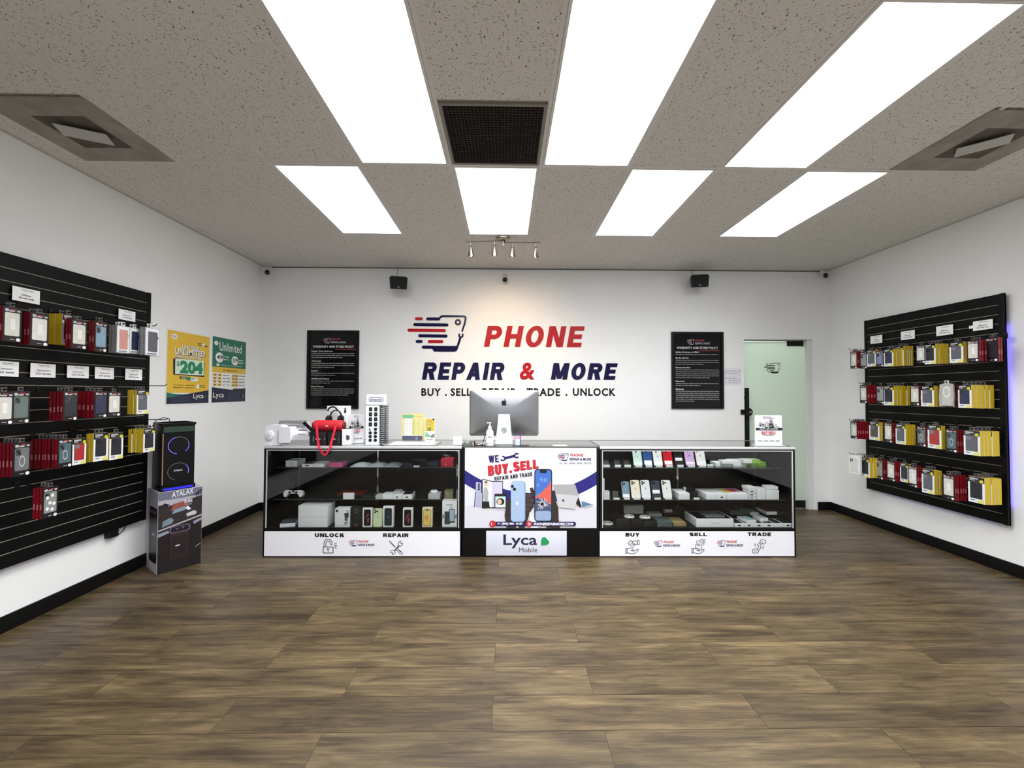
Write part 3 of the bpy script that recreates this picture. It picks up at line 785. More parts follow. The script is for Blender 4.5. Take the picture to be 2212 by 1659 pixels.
# ------------------------------------------------------------------ glass door
def glass_door():
    fro = bpy.data.materials.new('frosted_glass'); fro.use_nodes = True
    b = fro.node_tree.nodes['Principled BSDF']; b.inputs['Base Color'].default_value = (*lin((232, 242, 230)), 1); b.inputs['Roughness'].default_value = 0.32
    nt = fro.node_tree; tl = nt.nodes.new('ShaderNodeBsdfTranslucent'); tl.inputs['Color'].default_value = (*lin((226, 240, 224)), 1)
    mx = nt.nodes.new('ShaderNodeMixShader'); mx.inputs[0].default_value = 0.3
    nt.links.new(b.outputs[0], mx.inputs[1]); nt.links.new(tl.outputs[0], mx.inputs[2]); nt.links.new(mx.outputs[0], nt.nodes['Material Output'].inputs['Surface'])
    ld = bpy.data.lights.new('door_fill_light', 'POINT'); ld.energy = 34; ld.shadow_soft_size = 0.12; lo = bpy.data.objects.new('door_fill_light', ld); COL.objects.link(lo); lo.location = (3.3, YB+0.5, 2.5)  # added light without a fixture, out of view, brightens the frosted door from behind
    t = tag(bpy.data.objects.new('door_1', None), kind='structure'); COL.objects.link(t); t.location = ((DX0+DX1)/2, YB+0.075, 0)
    w = DX1-DX0; y = 0.0
    mb = MB(); mb.box(-w/2+0.012, -0.006, 0.10, w/2-0.075, 0.006, DZ1-0.018, fro, 0.001); mb.build('glass_leaf', t)
    jm = M('door_jamb', (222, 223, 220), 0.5)
    mb = MB(); mb.box(w/2-0.07, -0.06, 0, w/2-0.001, 0.04, DZ1-0.001, jm); mb.box(-w/2+0.001, -0.03, 0, -w/2+0.008, 0.04, DZ1-0.001, jm); mb.build('jamb', t)
    mb = MB(); mb.box(-w/2+0.01, -0.012, 0.008, w/2-0.075, 0.012, 0.10, BLACKM, 0.002); mb.build('bottom_rail', t)
    mb = MB(); mb.box(w/2-0.285, -0.014, DZ1-0.075, w/2-0.078, 0.014, DZ1-0.008, BLACKM, 0.002); mb.build('pivot_patch', t)
    mb = MB(); mb.box(-w/2+0.012, -0.02, DZ1-0.012, w/2-0.08, 0.02, DZ1-0.002, ALUD); mb.build('header_track', t)
    hx = ony(1615, 900, YB).x - t.location.x
    za = 0.45; zb = ony(1618, 838, YB).z
    mb = MB(); mb.box(hx-0.022, -0.075, za, hx+0.022, -0.05, zb, BLACKM, 0.003); hd = mb.build('pull_handle', t)
    for z in (za+0.12, zb-0.12): 
        mb = MB(); mb.cyl((hx, -0.052, z), (hx, -0.006, z), 0.011, 0.011, BLACKM, 12); mb.build('standoff', hd)
    lz = ony(1615, 890, YB).z
    mb = MB(); mb.cyl((hx, -0.10, lz), (hx, -0.0765, lz), 0.05, 0.05, BLACKM, 24); mb.box(hx-0.09, -0.09, lz-0.03, hx-0.02, -0.0765, lz+0.03, BLACKM, 0.003); mb.cyl((hx+0.02, -0.105, lz), (hx+0.02, -0.1, lz), 0.02, 0.02, ALUD, 16); mb.build('lock', t)
    a = ony(1658, 806, YB); c = ony(1694, 783, YB)
    mb = MB(); A = Art(mb, (88, 95, 655, 445), (a.x-t.location.x, a.z, c.x-t.location.x, c.z), -0.0064); emblem(A, 88, 95, 567, 350, INK, INK, 0.9); mb.build('emblem_sticker', t)
glass_door()

# ------------------------------------------------------------------ track spotlights
def track_light():
    c = onz(1087, 514, ZC)
    t = thing('track_light', 'brushed nickel track light with four cone heads, on the ceiling above the wall lettering', 'spotlight', (c.x, c.y, ZC))
    mb = MB(); mb.lathe([(0.0, -0.001), (0.068, -0.001), (0.066, -0.014), (0.05, -0.022), (0.018, -0.026), (0.0, -0.026)], NICKEL, 28); mb.cyl((0, 0, -0.02), (0, 0, -0.075), 0.007, 0.007, NICKEL, 12); mb.build('canopy', t)
    k = c.y
    def at(px, py): p = ony(px, py, k); return (p.x-c.x, 0, p.z-ZC)
    l0, l1 = at(1005.5, 523), at(1090, 520); r0, r1 = at(1088, 525), at(1167, 525)
    mb = MB(); mb.tube([l0, l1], 0.005, NICKEL); mb.tube([(r0[0], -0.012, r0[2]), (r1[0], -0.012, r1[2])], 0.005, NICKEL)
    mb.tube([l1, (l1[0], -0.012, r0[2])], 0.006, NICKEL); mb.build('rail', t)
    wm = M('warm_lamp', (255, 214, 150), 0.4, emit=5.0)
    for px, pt, pb, tw, yy in ((1016.5, 523, 552, 0.05, 0), (1068, 521.5, 550.5, -0.03, 0), (1107, 526, 553.5, 0.12, -0.012), (1157.5, 526, 555, -0.04, -0.012)):
        a = at(px, pt); q = at(px, pb); a = Vector((a[0], yy, a[2])); q = Vector((q[0], yy + 0.02, q[2]))
        s = a + (q-a)*0.28
        mb = MB(); d = (q-s).normalized(); L = (q-s).length
        mb.lathe([(0.012, 0), (0.016, 0.004), (0.014, 0.012), (0.032, L), (0.030, L), (0.026, L*0.75), (0.0, L*0.75)], NICKEL, 24, s, d)
        hd = mb.build('head', t)
        mb = MB(); mb.tube([a, s], 0.0045, NICKEL); mb.ball(s, 0.009, NICKEL, 12); mb.build('swivel', hd)
        mb = MB(); mb.cyl(s + d*L*0.78, s + d*L*0.8, 0.024, 0.024, wm, 20); mb.build('bulb', hd)
        ld = bpy.data.lights.new('spot', 'SPOT'); ld.energy = SPOT_POWER; ld.color = (1.0, 0.66, 0.36); ld.spot_size = math.radians(95); ld.spot_blend = 0.9; ld.shadow_soft_size = 0.025
        lo = bpy.data.objects.new('spot_lamp', ld); COL.objects.link(lo); lo.parent = hd
        lo.location = s + d*(L*0.9); lo.rotation_euler = Vector((0, 1, -0.75)).to_track_quat('-Z', 'Y').to_euler()
track_light()

# ------------------------------------------------------------------ loudspeakers and cameras on the back wall
def wall_gear():
    sb = M('speaker_black', (13, 13, 14), 0.45); sg = M('speaker_grille', (20, 20, 21), 0.8, bump=0.5, nscale=300)
    def spk(px, py, label, yaw):
        p = ony(px, py, YB-0.14)
        t = thing('wall_loudspeaker', label, 'loudspeaker', p, yaw, 'small black wall loudspeakers')
        mb = MB(); pts = [(-0.095, -0.075), (0.095, -0.075), (0.105, 0.06), (0.085, 0.078), (-0.085, 0.078), (-0.105, 0.06)]
        a = [mb.v((x, -0.08, z-0.01)) for x, z in pts]; b = [mb.v((x*0.72, 0.07, z*0.72+0.012)) for x, z in pts]
        mb.face(a, sb); mb.face(b[::-1], sb)
        for i in range(6): j = (i+1) % 6; mb.face([a[j], a[i], b[i], b[j]], sb)
        cab = mb.build('cabinet', t)
        mb = MB(); mb.prism([(x*0.9, z*0.9-0.01) for x, z in pts], -0.084, -0.0805, sg); mb.build('grille', t)
        mb = MB(); mb.rrect(-0.012, -0.065, 0.012, -0.055, 0.002, -0.0852, -0.0842, LGREY); mb.build('badge', t)
        ly = 0.138
        mb = MB(); mb.tube([(-.03, ly-.016, .05), (-.035, ly-.006, .09), (-.03, ly-.004, ZC-p.z-.012)], .0022, sb); mb.build('cord', t)
        mb = MB(); mb.tube([(0, 0.06, 0.02), (0, ly-0.02, 0.02)], 0.012, sb); mb.box(-0.03, ly-0.022, -0.03, 0.03, ly-0.012, 0.06, sb, 0.002); br = mb.build('bracket', t)
        return t
    spk(862, 613, 'black loudspeaker high on the back wall, left of the lettering', 0.18)
    spk(1508, 609, 'black loudspeaker high on the back wall, right of the lettering', -0.18)
    cw = M('camera_white', (206, 204, 198), 0.45); cb = M('camera_lens', (10, 9, 8), 0.15)
    def camr(px, py, X, Y, label, low=False):
        p = ony(px, py, Y)
        t = thing('security_camera', label, 'camera', (p.x, p.y, p.z), 0, 'small security cameras')
        mb = MB(); mb.cyl((0, 0, 0.015), (0, 0.03, 0.07), 0.022, 0.03, cw, 20); mb.build('mount', t)
        mb = MB(); mb.ball((0, 0, 0), 0.034, cw, 20); mb.build('dome', t)
        mb = MB(); mb.lathe([(0.0, 0.0), (0.029, 0.0), (0.029, 0.006), (0.018, 0.012), (0, 0.014)], cb, 24, (0, -0.024, 0.002), (0, -1, -0.15)); mb.build('lens', t)
    camr(580, 590, 0, YB-0.11, 'round security camera in the left ceiling corner of the back wall')
    camr(1091, 606, 0, YB-0.06, 'round security camera on the back wall below the track spotlights')
    camr(1780, 597, 0, YB-0.09, 'round security camera at the right ceiling corner above the door')
wall_gear()
# ------------------------------------------------------------------ display counters
CZ, CDEP = 0.963, 0.50
CRZ = -0.0069
def counter_front(x): return 3.6035 - 0.0069*(x - 0.2)
SH1, SH2, DECK = 0.752, 0.478, 0.252
def counter_x(px, y=1150): return onz(px, 1203.3, 0).x

def icon_padlock(A, cx, cy, k, m):
    # on its own 150-wide grid
    S = lambda pts, w, closed=False: A.stroke([(cx+x*k, cy+y*k) for x, y in pts], w*k, m, closed=closed)
    S([(-72, 10), (72, 10), (72, 98), (-72, 98)], 11, True)
    S([(-60, 5), (-60, -45)], 10); S([(-32, 5), (-32, -45)], 10)
    A.ring(cx, cy-45*k, 60*k, 10*k, m, 180, 360); A.ring(cx, cy-45*k, 32*k, 10*k, m, 180, 360)
    S([(60, -45), (60, -25), (34, -25), (32, -45)], 9)
    A.ring(cx, cy+40*k, 13*k, 8*k, m); S([(0, 52), (0, 76)], 9)
    S([(95, -32), (122, -50)], 9); S([(98, -12), (128, -12)], 9); S([(95, 8), (122, 24)], 9)
def icon_tools(A, cx, cy, k, m):
    S = lambda pts, w, closed=False: A.stroke([(cx+x*k, cy+y*k) for x, y in pts], w*k, m, closed=closed)
    S([(-95, -88), (-82, -96), (-62, -74), (-55, -58), (-8, -12)], 7); S([(-95, -88), (-72, -62), (-58, -52), (-14, -6)], 7)
    S([(22, 12), (88, 66), (96, 84), (84, 96), (66, 90), (6, 30)], 8); S([(36, 32), (72, 66)], 6)
    S([(-24, 36), (40, -34), (34, -66), (54, -92), (72, -96), (60, -72), (76, -56), (98, -64), (94, -44), (72, -24), (50, -22), (-12, 44), (-10, 74), (-30, 96), (-54, 98), (-40, 78), (-54, 62), (-78, 70), (-74, 48), (-52, 34)], 8, True)
    S([(-22, 50), (52, -36)], 5)
def icon_hand(A, cx, cy, k, m, flip=1):
    S = lambda pts, w, closed=False: A.stroke([(cx+x*k*flip, cy+y*k) for x, y in pts], w*k, m, closed=closed)
    S([(-95, -35), (-70, -35), (-70, 38), (-95, 38)], 8, True); S([(-82, -35), (-82, 38)], 5)
    S([(-70, -28), (-40, -40), (0, -30), (22, -10), (-20, -4)], 8); S([(-20, -4), (20, 8), (50, -6), (86, -24), (92, -8), (48, 34), (0, 46), (-70, 30)], 8)
def icon_buy(A, cx, cy, k, m):
    icon_hand(A, cx-6*k, cy+58*k, k, m)
    S = lambda pts, w, closed=False: A.stroke([(cx+x*k, cy+y*k) for x, y in pts], w*k, m, closed=closed)
    S([(-70, -50), (-30, -98), (36, -36), (-2, 10)], 8, True); A.ring(cx-16*k, cy-44*k, 17*k, 6*k, m)
    S([(-10, -70), (28, -90), (66, -82), (66, -36), (30, -26), (6, -40)], 8); S([(70, -92), (96, -92), (96, -34), (70, -34)], 8, True)
def icon_sell(A, cx, cy, k, m):
    icon_hand(A, cx-4*k, cy+64*k, k*0.95, m)
    S = lambda pts, w, closed=False: A.stroke([(cx+x*k, cy+y*k) for x, y in pts], w*k, m, closed=closed)
    S([(-40, -22), (44, -22), (44, 40), (-40, 40)], 7, True); S([(-12, -22), (-12, -4), (10, -4), (10, -22)], 6)
    S([(16, -70), (34, -98), (92, -98), (92, -48), (34, -48)], 7, True); A.text('$', cx+52*k, cy-90*k, cx+76*k, cy-56*k, m, .01)
    A.ring(cx-4*k, cy-58*k, 24*k, 6*k, m, 60, 330); A.ring(cx+62*k, cy-30*k, 18*k, 6*k, m, -120, 120)
def icon_trade(A, cx, cy, k, m):
    S = lambda pts, w, closed=False: A.stroke([(cx+x*k, cy+y*k) for x, y in pts], w*k, m, closed=closed)
    S([(10, -62), (26, -92), (60, -98), (88, -80), (92, -50), (70, -32), (30, -40)], 8, True); S([(30, -70), (62, -60)], 5); S([(36, -54), (60, -48)], 5)
    S([(-94, 70), (-84, 40), (-50, 32), (-14, 44), (-6, 76), (-30, 94), (-80, 94)], 8, True); S([(-66, 52), (-36, 56)], 5); S([(-66, 68), (-40, 70)], 5)
    S([(10, -52), (-22, -22), (-8, 6), (-30, 40)], 8); S([(34, -36), (10, -8), (24, 18), (-4, 52)], 8)
    for a, b in (((-62, -38), (-44, -30)), ((-66, -22), (-46, -18)), ((-62, -6), (-46, -8)), ((44, 2), (62, -8)), ((44, 16), (66, 16)), ((42, 28), (58, 38))): S([a, b], 6)

def counter_local(px, py, root, w):
    """photo pixel on the counter's front plane -> local x, z."""
    p = ony(px, py, root.location.y); return p.x-root.location.x, p.z

def showcase(px0, px1, label, uprights, words, endside):
    x0 = onz(px0, 1203.3, 0).x; x1 = onz(px1, 1203.3, 0).x; w = x1-x0; cx = (x0+x1)/2
    t = thing('display_counter', label, 'counter', (cx, counter_front(cx), 0), CRZ, 'glass display counters')
    h = w/2
    mb = MB(); mb.box(-h+0.02, 0.006, 0.0, h-0.02, CDEP-0.02, DECK-0.004, BLACK); mb.box(-h+0.02, 0.0, 0.0, h-0.02, 0.008, 0.016, BLACK); mb.box(-h+0.02, 0.0, 0.2335, h-0.02, 0.02, DECK, BLACK); mb.build('plinth', t)
    for s in (-1, 1):
        mb = MB(); a, b = sorted((s*h, s*(h-0.02))); mb.box(a, 0.0, 0, b, CDEP, CZ-0.012, BLACK, 0.0015); mb.build('end_panel', t)
    mb = MB(); mb.box(-h+0.02, CDEP-0.02, 0, h-0.02, CDEP, CZ-0.012, BLACK); mb.box(-0.004, CDEP-0.024, DECK, 0.004, CDEP-0.02, CZ-0.03, BLACKM); mb.build('back_panel', t)
    mb = MB(); mb.box(-h+0.02, 0.02, DECK-0.004, h-0.02, CDEP-0.02, DECK, BLACKM); mb.build('deck', t)
    # aluminium frame
    mb = MB(); mb.box(-h, -0.004, CZ-0.021, h, 0.016, CZ, RAIL, 0.001); mb.box(-h+0.02, -0.001, CZ-0.04, h-0.02, 0.012, CZ-0.033, RAIL); mb.box(-h+0.02, 0.0, CZ-0.033, h-0.02, 0.01, CZ-0.021, BLACKM)
    mb.box(-h, CDEP-0.016, CZ-0.012, h, CDEP+0.002, CZ, ALUD); mb.box(-h, 0.016, CZ-0.012, -h+0.014, CDEP-0.016, CZ, ALUD); mb.box(h-0.014, 0.016, CZ-0.012, h, CDEP-0.016, CZ, ALUD); mb.build('top_frame', t)
    for s in ((-1, 1)):
        mb = MB(); a, b = sorted((s*(h-0.02), s*(h-0.027))); mb.box(a, -0.001, DECK, b, 0.010, CZ-0.04, RAIL); mb.build('corner_post', t)
    mb = MB(); mb.box(-h+0.014, 0.016, CZ-0.009, h-0.014, CDEP-0.016, CZ-0.002, TOPGLASS); mb.build('glass_top', t)
    mb = MB(); mb.box(-h+0.027, 0.002, DECK, h-0.027, 0.006, CZ-0.04, GLASS); mb.build('front_glass', t)
    for z, y0 in ((SH1, 0.15), (SH2, 0.085)):
        mb = MB(); mb.box(-h+0.03, y0, z-0.007, h-0.03, CDEP-0.03, z, M('shelf_dark_glass', (30, 36, 36), 0.12)); mb.box(-h+0.03, y0-0.001, z-0.0055, h-0.03, y0, z-0.0015, M('glass_edge', (70, 92, 84), 0.2)); mb.build('shelf', t)
    for px in uprights:
        X = ony(px, 1030, t.location.y + CDEP - 0.03).x - cx
        mb = MB(); mb.box(X-0.008, CDEP-0.029, DECK+0.01, X+0.008, CDEP-0.02, CZ-0.05, CHROME); mb.build('shelf_standard', t)
    # printed front
    ax, az = counter_local(px0+3 if endside == 'l' else px0, 1201.5, t, w); bx, bz = counter_local(px1-2 if endside == 'l' else px1-6, 1147.2, t, w)
    mb = MB(); mb.box(ax, -0.004, az, bx, 0.0, bz, WHITE); sp = mb.build('sign_panel', t)
    for kind, *q in words:
        mb = MB(); A = Art(mb, (0, 0, IW, IH), (0, 0, 1, 1), -0.0042); A.P = lambda x, y: counter_local(x, y, t, w)
        if kind == 'text': block_art(A, q[0], q[1], q[2], q[3], q[4], INK, w=1.15, t=.40, b=.27, gap=.17); mb.build('word', sp)
        elif kind == 'logo': small_logo(A, *q, NAVYF, REDF); mb.build('logo', sp)
        else: q[0](A, q[1], q[2], q[3], M('icon_ink', (34, 34, 46), 0.5)); mb.build('icon', sp)
    return t
C_LEFT = showcase(567, 996, 'glass display counter left of the computer desk, with UNLOCK and REPAIR front', (645, 815, 987),
    [('text', 'UNLOCK', 680, 1151.5, 744, 1160), ('logo', 753, 1166, 810, 1179.5), ('text', 'REPAIR', 828, 1151.5, 883, 1159.5), ('i', icon_padlock, 709, 1180, 0.148), ('i', icon_tools, 855.5, 1182.5, 0.152)], 'l')
C_RIGHT = showcase(1296, 1720, 'glass display counter right of the computer desk, with BUY, SELL, TRADE front', (1463, 1629),
    [('text', 'BUY', 1351, 1151, 1381.5, 1159), ('logo', 1411, 1167, 1468.5, 1181), ('text', 'SELL', 1489, 1150, 1526.5, 1158), ('logo', 1547, 1166, 1604, 1180.5), ('text', 'TRADE', 1614, 1149.5, 1664, 1157.5),
     ('i', icon_buy, 1366.5, 1181, 0.148), ('i', icon_sell, 1508, 1179.5, 0.15), ('i', icon_trade, 1638.5, 1179.5, 0.155)], 'r')

def desk():
    x0 = onz(998, 1203.3, 0).x; x1 = onz(1294.5, 1203.3, 0).x; cx = (x0+x1)/2; h = (x1-x0)/2
    t = thing('cash_desk', 'black cash desk with printed poster front, between the two glass display counters', 'desk', (cx, counter_front(cx), 0), CRZ)
    mb = MB(); mb.box(-h, 0, 0.0, h, CDEP, CZ-0.014, BLACK, 0.0015); mb.build('body', t)
    mb = MB(); mb.box(-h-0.0, -0.002, CZ-0.014, h, CDEP+0.002, CZ, M('desk_top', (64, 64, 62), 0.16, spec=0.8), 0.001); mb.build('worktop', t)
    return t, h
C_DESK, DH = desk()

def hand_shape(A, pts, m): A.poly(pts, m)
def desk_poster():
    t = C_DESK
    ax, az = counter_local(1003.5, 1140.5, t, 0); bx, bz = counter_local(1288, 967.5, t, 0)
    mb = MB(); mb.box(ax, -0.005, az, bx, 0.0, bz, M('banner_white', (224, 224, 234), 0.45)); pn = mb.build('poster', t)
    mb = MB(); A = Art(mb, (88, 108, 1832, 1170), (ax, az, bx, bz), -0.0051, step=0.00008)
    band = M('banner_blue', (40, 36, 120), 0.4); lav = M('banner_lavender', (176, 178, 208), 0.4); pale = M('banner_phone_blue', (166, 190, 222), 0.35); dk = M('banner_dark', (28, 24, 26), 0.5)
    glove = M('banner_hand', (52, 42, 38), 0.55); scr1 = M('banner_teal', (70, 140, 176), 0.4); scr2 = M('banner_sky', (70, 112, 196), 0.4); scr3 = M('banner_coral', (226, 96, 84), 0.4); scr4 = M('banner_slate', (72, 82, 116), 0.4); scr5 = M('banner_mist', (150, 170, 204), 0.4)
    silver = M('banner_silver', (200, 200, 204), 0.4); silver2 = M('banner_silver_dark', (168, 168, 170), 0.4); wht = M('banner_bright', (250, 250, 252), 0.4); lilac = M('banner_lilac', (206, 200, 224), 0.4)
    skin = M('banner_skin', (222, 190, 172), 0.5); cloth = M('banner_shirt', (170, 174, 176), 0.5); fl = M('banner_floor', (222, 222, 228), 0.5)
    # big arc
    def arc(x0, y0, x1, y1, x2, y2, w):
        q = []
        for i in range(25):
            u = i/24; q.append(((1-u)**2*x0+2*u*(1-u)*x1+u*u*x2, (1-u)**2*y0+2*u*(1-u)*y1+u*u*y2))
        return q
    top = arc(88, 405, 960, 1000, 1832, 420, 0); bot = arc(88, 588, 960, 1120, 1832, 598, 0)
    for i in range(24): A.mb.prism([A.P(*top[i]), A.P(*top[i+1]), A.P(*bot[i+1]), A.P(*bot[i])], A.y, A.y, band)
    A.nxt(); A.rect(88, 880, 1832, 1165, M('banner_ground', (216, 216, 226), 0.45))
    block_art(A, 'WE', 402, 208, 535, 305, NAVYF, 0.07, w=.6, t=.22, b=.2, gap=.1)
    # spanner
    S = lambda pts, w, m: A.stroke(pts, w, m)
    S([(625, 245), (745, 215)], 34, NAVYF); A.ring(590, 250, 27, 20, NAVYF, -110, 160); A.ring(772, 212, 27, 20, NAVYF, 30, 320)
    sh = M('banner_red_shadow', (120, 24, 34), 0.5); kb = dict(w=.62, t=.25, b=.2, gap=.10, shear=.08)
    block_art(A, 'BUY', 392, 336, 672, 466, sh, 0.13, **kb); block_art(A, 'BUY', 386, 330, 666, 460, REDF, 0.13, **kb); A.disc(695, 425, 20, REDF, 10)
    block_art(A, 'SELL', 728, 281, 1060, 406, sh, 0.13, **kb); block_art(A, 'SELL', 722, 275, 1054, 400, REDF, 0.13, **kb)
    block_art(A, 'REPAIR AND TRADE', 478, 462, 982, 512, INK, 0.13, w=.66, t=.24, b=.2, gap=.14)
    small_logo(A, 1308, 178, 1765, 320, M('banner_logo_ink', (34, 32, 66), 0.4), REDF, True)
    # folding phones at left
    A.poly([(236, 560), (305, 570), (305, 890), (228, 880)], lav); 
    for y in (595, 625, 657): A.disc(274, y, 14, dk)
    A.stroke([(232, 690), (215, 890)], 8, dk)
    A.poly([(315, 518), (450, 548), (592, 550), (592, 905), (315, 908)], dk); A.poly([(326, 530), (448, 560), (448, 895), (326, 898)], wht); A.poly([(450, 560), (584, 560), (584, 892), (450, 892)], lilac)
    A.disc(368, 590, 24, skin, 16, 30); A.poly([(345, 575), (352, 552), (384, 552), (392, 580), (380, 568), (356, 570)], dk); A.poly([(340, 650), (360, 625), (385, 640), (402, 700), (398, 810), (340, 810), (330, 760)], cloth); A.poly([(322, 815), (410, 815), (420, 898), (322, 898)], dk)
    A.rrect(480, 715, 640, 905, 14, dk); A.rect(492, 752, 628, 895, M('banner_mint', (196, 226, 220), .4)); A.disc(560, 820, 52, dk, 20, 46); A.disc(548, 822, 30, skin, 18, 36); A.poly([(500, 895), (515, 862), (590, 862), (622, 895)], wht)
    A.stroke([(500, 915), (640, 925)], 8, silver)
    # hands and centre phones
    A.poly([(640, 830), (690, 745), (720, 760), (730, 1000), (770, 1165), (640, 1165), (615, 1000)], glove)
    A.poly([(885, 720), (915, 705), (945, 720), (985, 760), (1005, 880), (950, 960), (920, 1060), (880, 1165), (800, 1165), (840, 1000)], glove)
    A.poly([(1235, 670), (1285, 690), (1280, 780), (1325, 900), (1330, 1060), (1350, 1165), (1170, 1165), (1150, 1090), (1230, 1060)], glove)
    A.poly([(940, 960), (985, 1000), (1030, 1060), (1060, 1165), (960, 1165)], wht); A.poly([(945, 640), (985, 632), (1015, 690), (1010, 760), (975, 740)], glove)
    for k, (x, y) in enumerate(((925, 740), (955, 800), (930, 860), (905, 920))): A.rrect(x-45, y-18, x+50, y+22, 18, M('banner_finger', (70, 58, 52), .55))
    A.rrect(700, 548, 890, 1085, 42, M('banner_phone_edge', (120, 146, 182), .35)); A.rrect(698, 552, 880, 1082, 40, pale); A.disc(716, 618, 20, dk); A.disc(745, 655, 22, dk); apple(A, 785, 835, 62, M('banner_pale', (206, 218, 236), .3))
    A.rrect(1008, 385, 1242, 1082, 44, dk); A.rrect(1020, 400, 1230, 1072, 36, scr1)
    A.poly([(1022, 430), (1040, 402), (1210, 402), (1228, 430), (1228, 560), (1180, 620), (1100, 690), (1022, 730)], scr2)
    A.poly([(1228, 545), (1228, 870), (1022, 870), (1022, 760), (1100, 700), (1190, 610)], scr3); A.poly([(1022, 780), (1090, 760), (1160, 800), (1228, 860), (1228, 960), (1022, 960)], scr4); A.rrect(1022, 940, 1228, 1068, 34, scr5)
    A.rrect(1080, 395, 1172, 440, 16, dk); A.text('9:41', 1082, 500, 1178, 562, M('banner_clock', (130, 176, 226), .4), 0.01); A.ring(1058, 600, 14, 5, pale)
    rnd = random.Random(8)
    for i in range(16):
        a = math.radians(i*22.5 + rnd.uniform(-8, 8)); r = rnd.uniform(45, 100); pts = [(1115, 850)]; 
        mid = (1115+math.cos(a+0.2)*r*0.5, 850+math.sin(a+0.2)*r*0.5); pts += [mid, (1115+math.cos(a)*r, 850+math.sin(a)*r)]
        A.stroke([(min(max(x, 1024), 1228), y) for x, y in pts], 5, wht, caps=False)
    A.disc(1112, 850, 24, dk, 7)
    # tablet computer at right
    A.poly([(1255, 592), (1545, 588), (1600, 750), (1290, 720)], silver2); A.poly([(1285, 712), (1590, 740), (1545, 915), (1330, 890)], silver); A.poly([(1590, 760), (1632, 885), (1610, 890), (1555, 840)], dk)
    A.poly([(1632, 810), (1790, 858), (1640, 885)], M('banner_kbd', (92, 126, 160), .5)); A.stroke([(1675, 890), (1785, 855)], 12, silver)
    for x, y in ((1382, 792), (1398, 796), (1382, 808), (1398, 812)): A.rect(x-7, y-7, x+7, y+7, dk)
    # contact strip
    A.rrect(425, 1082, 1556, 1140, 22, NAVYF); A.disc(458, 1112, 44, REDF); A.disc(940, 1112, 42, REDF)
    A.ring(458, 1112, 16, 9, wht, 100, 260); A.ring(940, 1112, 17, 4, wht); A.stroke([(923, 1112), (957, 1112)], 4, wht); A.stroke([(940, 1095), (940, 1129)], 4, wht)
    A.text('+1 (800) 981- 8187', 520, 1094, 855, 1131, wht, 0.03); A.text('PHONEREPAIRMORE.COM', 1003, 1095, 1520, 1130, wht, 0.032)
    mb.build('poster_print', pn)
    # small sign below
    ax, az = counter_local(1050, 1200, t, 0); bx, bz = counter_local(1224, 1146.5, t, 0)
    mb = MB(); mb.box(ax, -0.004, az, bx, 0.0, bz, M('sign_silver', (216, 218, 232), 0.3), 0.001); sg = mb.build('lower_sign', t)
    mb = MB(); A = Art(mb, (368, 1205, 1438, 1535), (ax, az, bx, bz), -0.0042); nv = M('sign_navy', (34, 38, 62), 0.4)
    A.text('Lyca', 596, 1252, 1046, 1438, nv, 0.018); A.text('Mobile', 805, 1428, 1048, 1490, nv, 0.0)
    A.disc(1138, 1322, 36, GREEN); A.disc(1168, 1356, 36, GREEN); A.poly([(1102, 1322), (1138, 1322), (1168, 1356), (1168, 1392), (1096, 1392)], GREEN); A.poly([(1102, 1318), (1140, 1290), (1203, 1356), (1168, 1392), (1102, 1392)], GREEN)
    A.stroke([(1098, 1328), (1098, 1398), (1160, 1398)], 5, GREEN)
    mb.build('sign_lettering', sg)
desk_poster()
# ------------------------------------------------------------------ goods: helpers
PHB = M('phone_glass_black', (18, 20, 24), 0.15); SCR = M('screen_black', (12, 12, 14), 0.12)
CARD = M('box_white', (236, 238, 240), 0.4); CARDG = M('box_grey', (186, 188, 192), 0.5); CARDB = M('box_black', (20, 20, 22), 0.4)
TAGW = M('price_tag_white', (240, 240, 240), 0.6)
def scale_at(p): return (p - EYE).dot(_fw) / F_PX
def base_at(px, py, z, ymin):
    p = onz(px, py, z)
    if p.y < ymin:
        d = _ray(px, py); t = (ymin - EYE.y)/d.y; q = EYE + t*d; p = Vector((q.x, ymin, z))
    return p
def carton(label, cat, x0, x1, yt, yb, z, d, mat, ymin, rz=0.0, front=None, top=None, name='product_box', group=None, extra=None, lift=0.0, bev=0.0015, ymax=4.05):
    """box seen with its front edge on pixel row yb; front(A) draws on a 0..100 grid; top = material of a printed top."""
    p = base_at((x0+x1)/2, yb, z, ymin); p.y = min(p.y, ymax)
    if lift > 0: p = ony((x0+x1)/2, yb, ymin)
    s = scale_at(p); w = (x1-x0)*s; h = max((yb-yt)*s, 0.004)
    p = ony((x0+x1)/2, yb, p.y); p.z = z + lift
    t = thing(name, label, cat, p, rz, group)
    mb = MB(); mb.box(-w/2, 0, 0, w/2, d, h, mat, min(bev, h*0.2)); mb.build('carton', t)
    if front:
        mb = MB(); front(Art(mb, (0, 0, 100, 100), (-w/2, 0, w/2, h), -0.0003)); mb.build('front_print', t)
    if top:
        mb = MB(); mb.box(-w/2+0.004, 0.004, h+0.0001, w/2-0.004, d-0.004, h+0.0006, top); mb.build('top_print', t)
    if extra: extra(t, w, h, d)
    return t
def ap(x=50, y=50, h=40, m=INK): return lambda A: apple(A, x, y, h, m)
def phone_pic(screen, rim=SCR, petals=None, logo=None):
    def f(A):
        A.rrect(14, 7, 86, 93, 9, rim); A.rrect(18, 9, 82, 91, 7, screen); A.rrect(36, 9, 64, 13, 2, rim)
        if petals:
            rnd = random.Random(5)
            for k in range(7):
                x, y = 50 + rnd.uniform(-14, 14), 45 + rnd.uniform(-18, 28); A.poly([(x-9, y), (x+2, y-10), (x+10, y+2), (x, y+12)], petals[k % len(petals)])
        if logo: apple(A, 50, 50, 9, logo)
    return f

